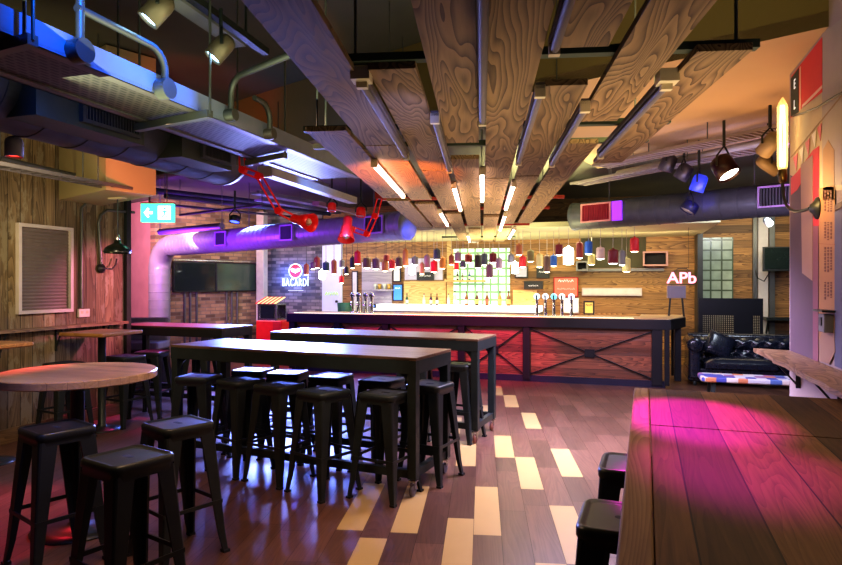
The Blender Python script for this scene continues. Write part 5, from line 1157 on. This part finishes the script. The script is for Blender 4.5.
BLUE, PURP, MAG, WARM, ORNG = (.08, .25, 1), (.30, .04, 1), (1, .04, .45), (1, .75, .45), (1, .42, .15)
w = bpy.data.worlds.new('world'); bpy.context.scene.world = w; w.use_nodes = True
w.node_tree.nodes['Background'].inputs[0].default_value = (.55, .5, .6, 1); w.node_tree.nodes['Background'].inputs[1].default_value = .04
# bar zone
area('bar_ceiling_light', (-2.4, 11.3, 2.44), (-2.4, 12.2, 0), 5.6, 105, (1, .92, .52), .5)
area('bar_up_light', (-2.6, 11.2, 1.25), (-2.6, 11.4, 3), 5.2, 30, (1, .95, .55), .4)
area('bar_right_light', (0.4, 11.6, 2.4), (.6, 12.9, 1.2), 1.6, 22, (1, .78, .45), .5)
area('lilac_light', (-5.6, 11.6, 2.4), (-6.0, 12.9, 1.2), 1.0, 10, (.65, .75, 1), .4)
area('neon_glow', (-7.25, 12.6, 1.75), (-7.25, 12.9, 1.7), .7, 7, (.05, .2, 1), .4)
area('brick_grey_fill', (-6.8, 11.4, 2.6), (-7.2, 12.9, 1.4), .6, 5, (.8, .8, 1), .4)
# left duct, purple
area('purple_one', (-6.6, 8.0, 2.0), (-6.2, 9.3, 2.35), 1.2, 62, PURP, .4)
area('purple_two', (-3.9, 7.0, 2.1), (-4.3, 8.7, 2.45), .8, 10, PURP, .4)
area('purple_three', (-8.0, 8.6, 2.4), (-8.6, 10.2, 1.7),   .6, 24, (.55, .18, 1))
spot('blue_cap', (-1.7, 7.6, 1.9), (-2.8, 8.1, 2.28), 120, (.06, .10, 1), 18)
area('alcove_pink', (-8.4, 8.2, 2.8), (-10.2, 10.8, 1.6), .6, 130, (1, .46, .52))
area('brick_warm', (-7.2, 9.8, 2.6), (-8.5, 11.4, .9), 1.0, 38, (1, .78, .55))
spot('left_table_pink', (-5.5, 7.2, 2.4), (-5.6, 6.75, 1.0), 330, (1, .05, .30), 62)
area('blue_floor', (-5.6, 9.6, 2.2), (-4.2, 7.5, 0), 2.0, 250, (.16, .25, 1), 1.2, 80)
area('blue_table', (-4.6, 7.9, 1.85), (-3.4, 5.5, .95), .9, 75, (.3, .35, 1), .4, 100)
# blue spots on the tray
spot('blue_spot_one', (-1.62, 1.75, 2.95), (-2.14, 2.0, 2.55), 60, (.0, .14, 1), 64, .8, .02)
spot('blue_spot_two', (-1.75, 2.6, 2.95), (-2.14, 2.5, 2.55), 60, (.0, .14, 1), 64, .8, .02)
# ceiling colours
spot('tray_red', (-3.9, 4.0, 2.0), (-4.4, 5.1, 2.85), 95, (1, .11, .025), 50)
area('left_yellow', (-5.2, 3.9, 1.6), (-5.5, 5.0, 2.8), .4, 5, (1, .8, .3))
spot('blue_channels', (-2.4, 5.2, 2.0), (-3.0, 6.1, 2.9), 60, (.12, .3, 1), 60)
spot('cyan_sign', (-4.9, 6.0, 2.2), (-5.2, 6.6, 3.0), 6, (.1, 1, .9), 90)
area('soffit_warm', (1.0, 6.1, 1.9), (.9, 6.2, 3.2), .8, 18, (1, .52, .2), 1.0)
area('beam_fill', (.1, 2.6, 2.6), (.6, 4.6, 3.4), .5, 9, (1, .75, .3))
area('ceiling_fill', (-1.6, 2.2, 2.5), (-1.6, 2.6, 3.9), 1.6, 17, (.8, .85, .5), 1.6)
point('edison_point', (1.02, 4.55, 2.18), 6, (1, .62, .22), .05)
area('mural_pink', (.2, 5.0, 1.9), (1.24, 4.8, 1.7), .4, 1.5, (1, .6, .7))
spot('right_purple', (1.6, 6.6, 2.6), (2.3, 7.6, 3.2), 35, (.7, .2, .9), 100)
spot('duct_blue', (.7, 6.9, 2.5), (1.0, 8.75, 2.66), 90, (.03, .04, 1), 14)
area('duct_lilac', (1.0, 6.9, 2.0), (1.0, 8.8, 2.6), 1.2, 22, (.62, .55, 1), .4)
spot('duct_red', (-.4, 7.9, 1.8), (-.35, 9.4, 2.6), 18, (1, .05, .15), 32)
area('boards_far_fill', (-.9, 5.6, 1.3), (-.9, 5.8, 2.3), 1.6, 26, (1, .80, .46), 3.0, 110)  # added up-light that brightens the farther boards
area('boards_end_fill', (-1.2, 8.4, 1.3), (-1.3, 8.6, 2.3), 1.2, 85, (1, .92, .42), 1.8, 75)  # added up-light for the yellow brightness at the boards' far end
spot('boards_right', (1.1, 1.9, 1.35), (.35, 2.7, 2.24), 26, (1, .5, .2), 60)
area('boards_near_fill', (.2, 2.4, 1.25), (-.1, 2.5, 2.3), 1.2, 8.5, (1, .82, .5), 1.6, 100)  # added up-light that brightens the nearer boards
spot('board_blue', (-.2, 1.2, 1.1), (-.85, 2.25, 2.24), 130, (.2, .26, 1), 15)
spot('board_orange', (-1.0, 2.7, 1.2), (-1.25, 3.5, 2.24), 300, (1, .28, .04), 34)
# bar front and tables
spot('bar_magenta_left', (-3.6, 7.6, 2.2), (-3.0, 10, .6), 330, (1, .01, .2), 66)
spot('bar_magenta_mid', (-1.6, 7.9, 2.2), (-1.8, 10, .45), 330, (1, .01, .25), 40)
spot('bar_orange_right', (.0, 7.9, 2.3), (-.4, 10, .6), 105, (1, .24, .10), 52)
spot('table_magenta', (.1, 4.9, 2.9), (.31, 2.95, 1.0), 1350, (.9, .008, .6), 15.5, .6)
spot('table_magenta_near', (.3, 3.9, 2.9), (.36, 2.2, 1.0), 520, (.85, .008, .55), 17, .9)
spot('table_warm', (.8, 3.2, 2.9), (.8, 2.0, 1), 50, (1, .72, .36), 70)
area('floor_lilac', (-.2, 6.2, 2.15), (.0, 6.5, 0), 1.4, 185, (.72, .64, 1), 1.8, 150)
area('floor_front', (-.6, 4.2, 2.15), (-.7, 4.3, 0), 1.0, 11, (1, .78, .66), 2.6, 150)
spot('floor_red', (-4.4, 3.6, 2.0), (-4.0, 2.9, 0), 160, (1, .03, .06), 60)
area('floor_brown', (-2.0, 2.6, 2.4), (-2.0, 3.2, 0), .8, 26, (1, .62, .36), .8)
spot('stool_blue', (-3.6, 6.9, 2.1), (-3.3, 5.0, 0), 260, (.12, .14, 1), 60)
# board wall
area('wall_amber', (-3.9, 3.4, 2.3), (-5.77, 4.6, 1.3), .7, 26, (1, .82, .52))
spot('wall_pink', (-4.2, 6.4, 1.9), (-5.77, 5.8, 1.4), 150, (1, .25, .45), 50)
area('sofa_light', (2.0, 9.2, 2.7), (2.1, 10.7, .5), .8, 30, (.75, .85, 1))
area('sofa_wall', (2.2, 11.6, 2.6), (2.0, 12.9, 1.4), 1.4, 14, (1, .85, .55), .4)
point('room_fill', (-2.2, 5.4, 1.7), 7, (.9, .75, .75), .6)
point('room_fill_rear', (-3.2, 8.4, 1.8), 8, (.75, .65, 1), .5)
point('neon_pink_glow', (.62, 11.1, 1.62), 2.5, (1, .15, .3), .08)
spot('seat_light', (-1.9, 3.6, 2.2), (-1.95, 4.35, .77), 26, (1, .95, .85), 36)
sc_ = bpy.context.scene
sc_.view_settings.view_transform = 'Standard'; sc_.view_settings.look = 'Medium High Contrast'; sc_.view_settings.exposure = .15

cam = bpy.data.cameras.new('camera'); co = bpy.data.objects.new('camera', cam); col.objects.link(co)
co.location = (0, 0, EYE); co.rotation_euler = (PI / 2, 0, YAW); cam.sensor_fit = 'HORIZONTAL'; cam.sensor_width = 36; cam.lens = 36 * FOC / 842; cam.clip_start = .05; cam.clip_end = 100
cam.shift_y = .5 / 842
bpy.context.scene.camera = co
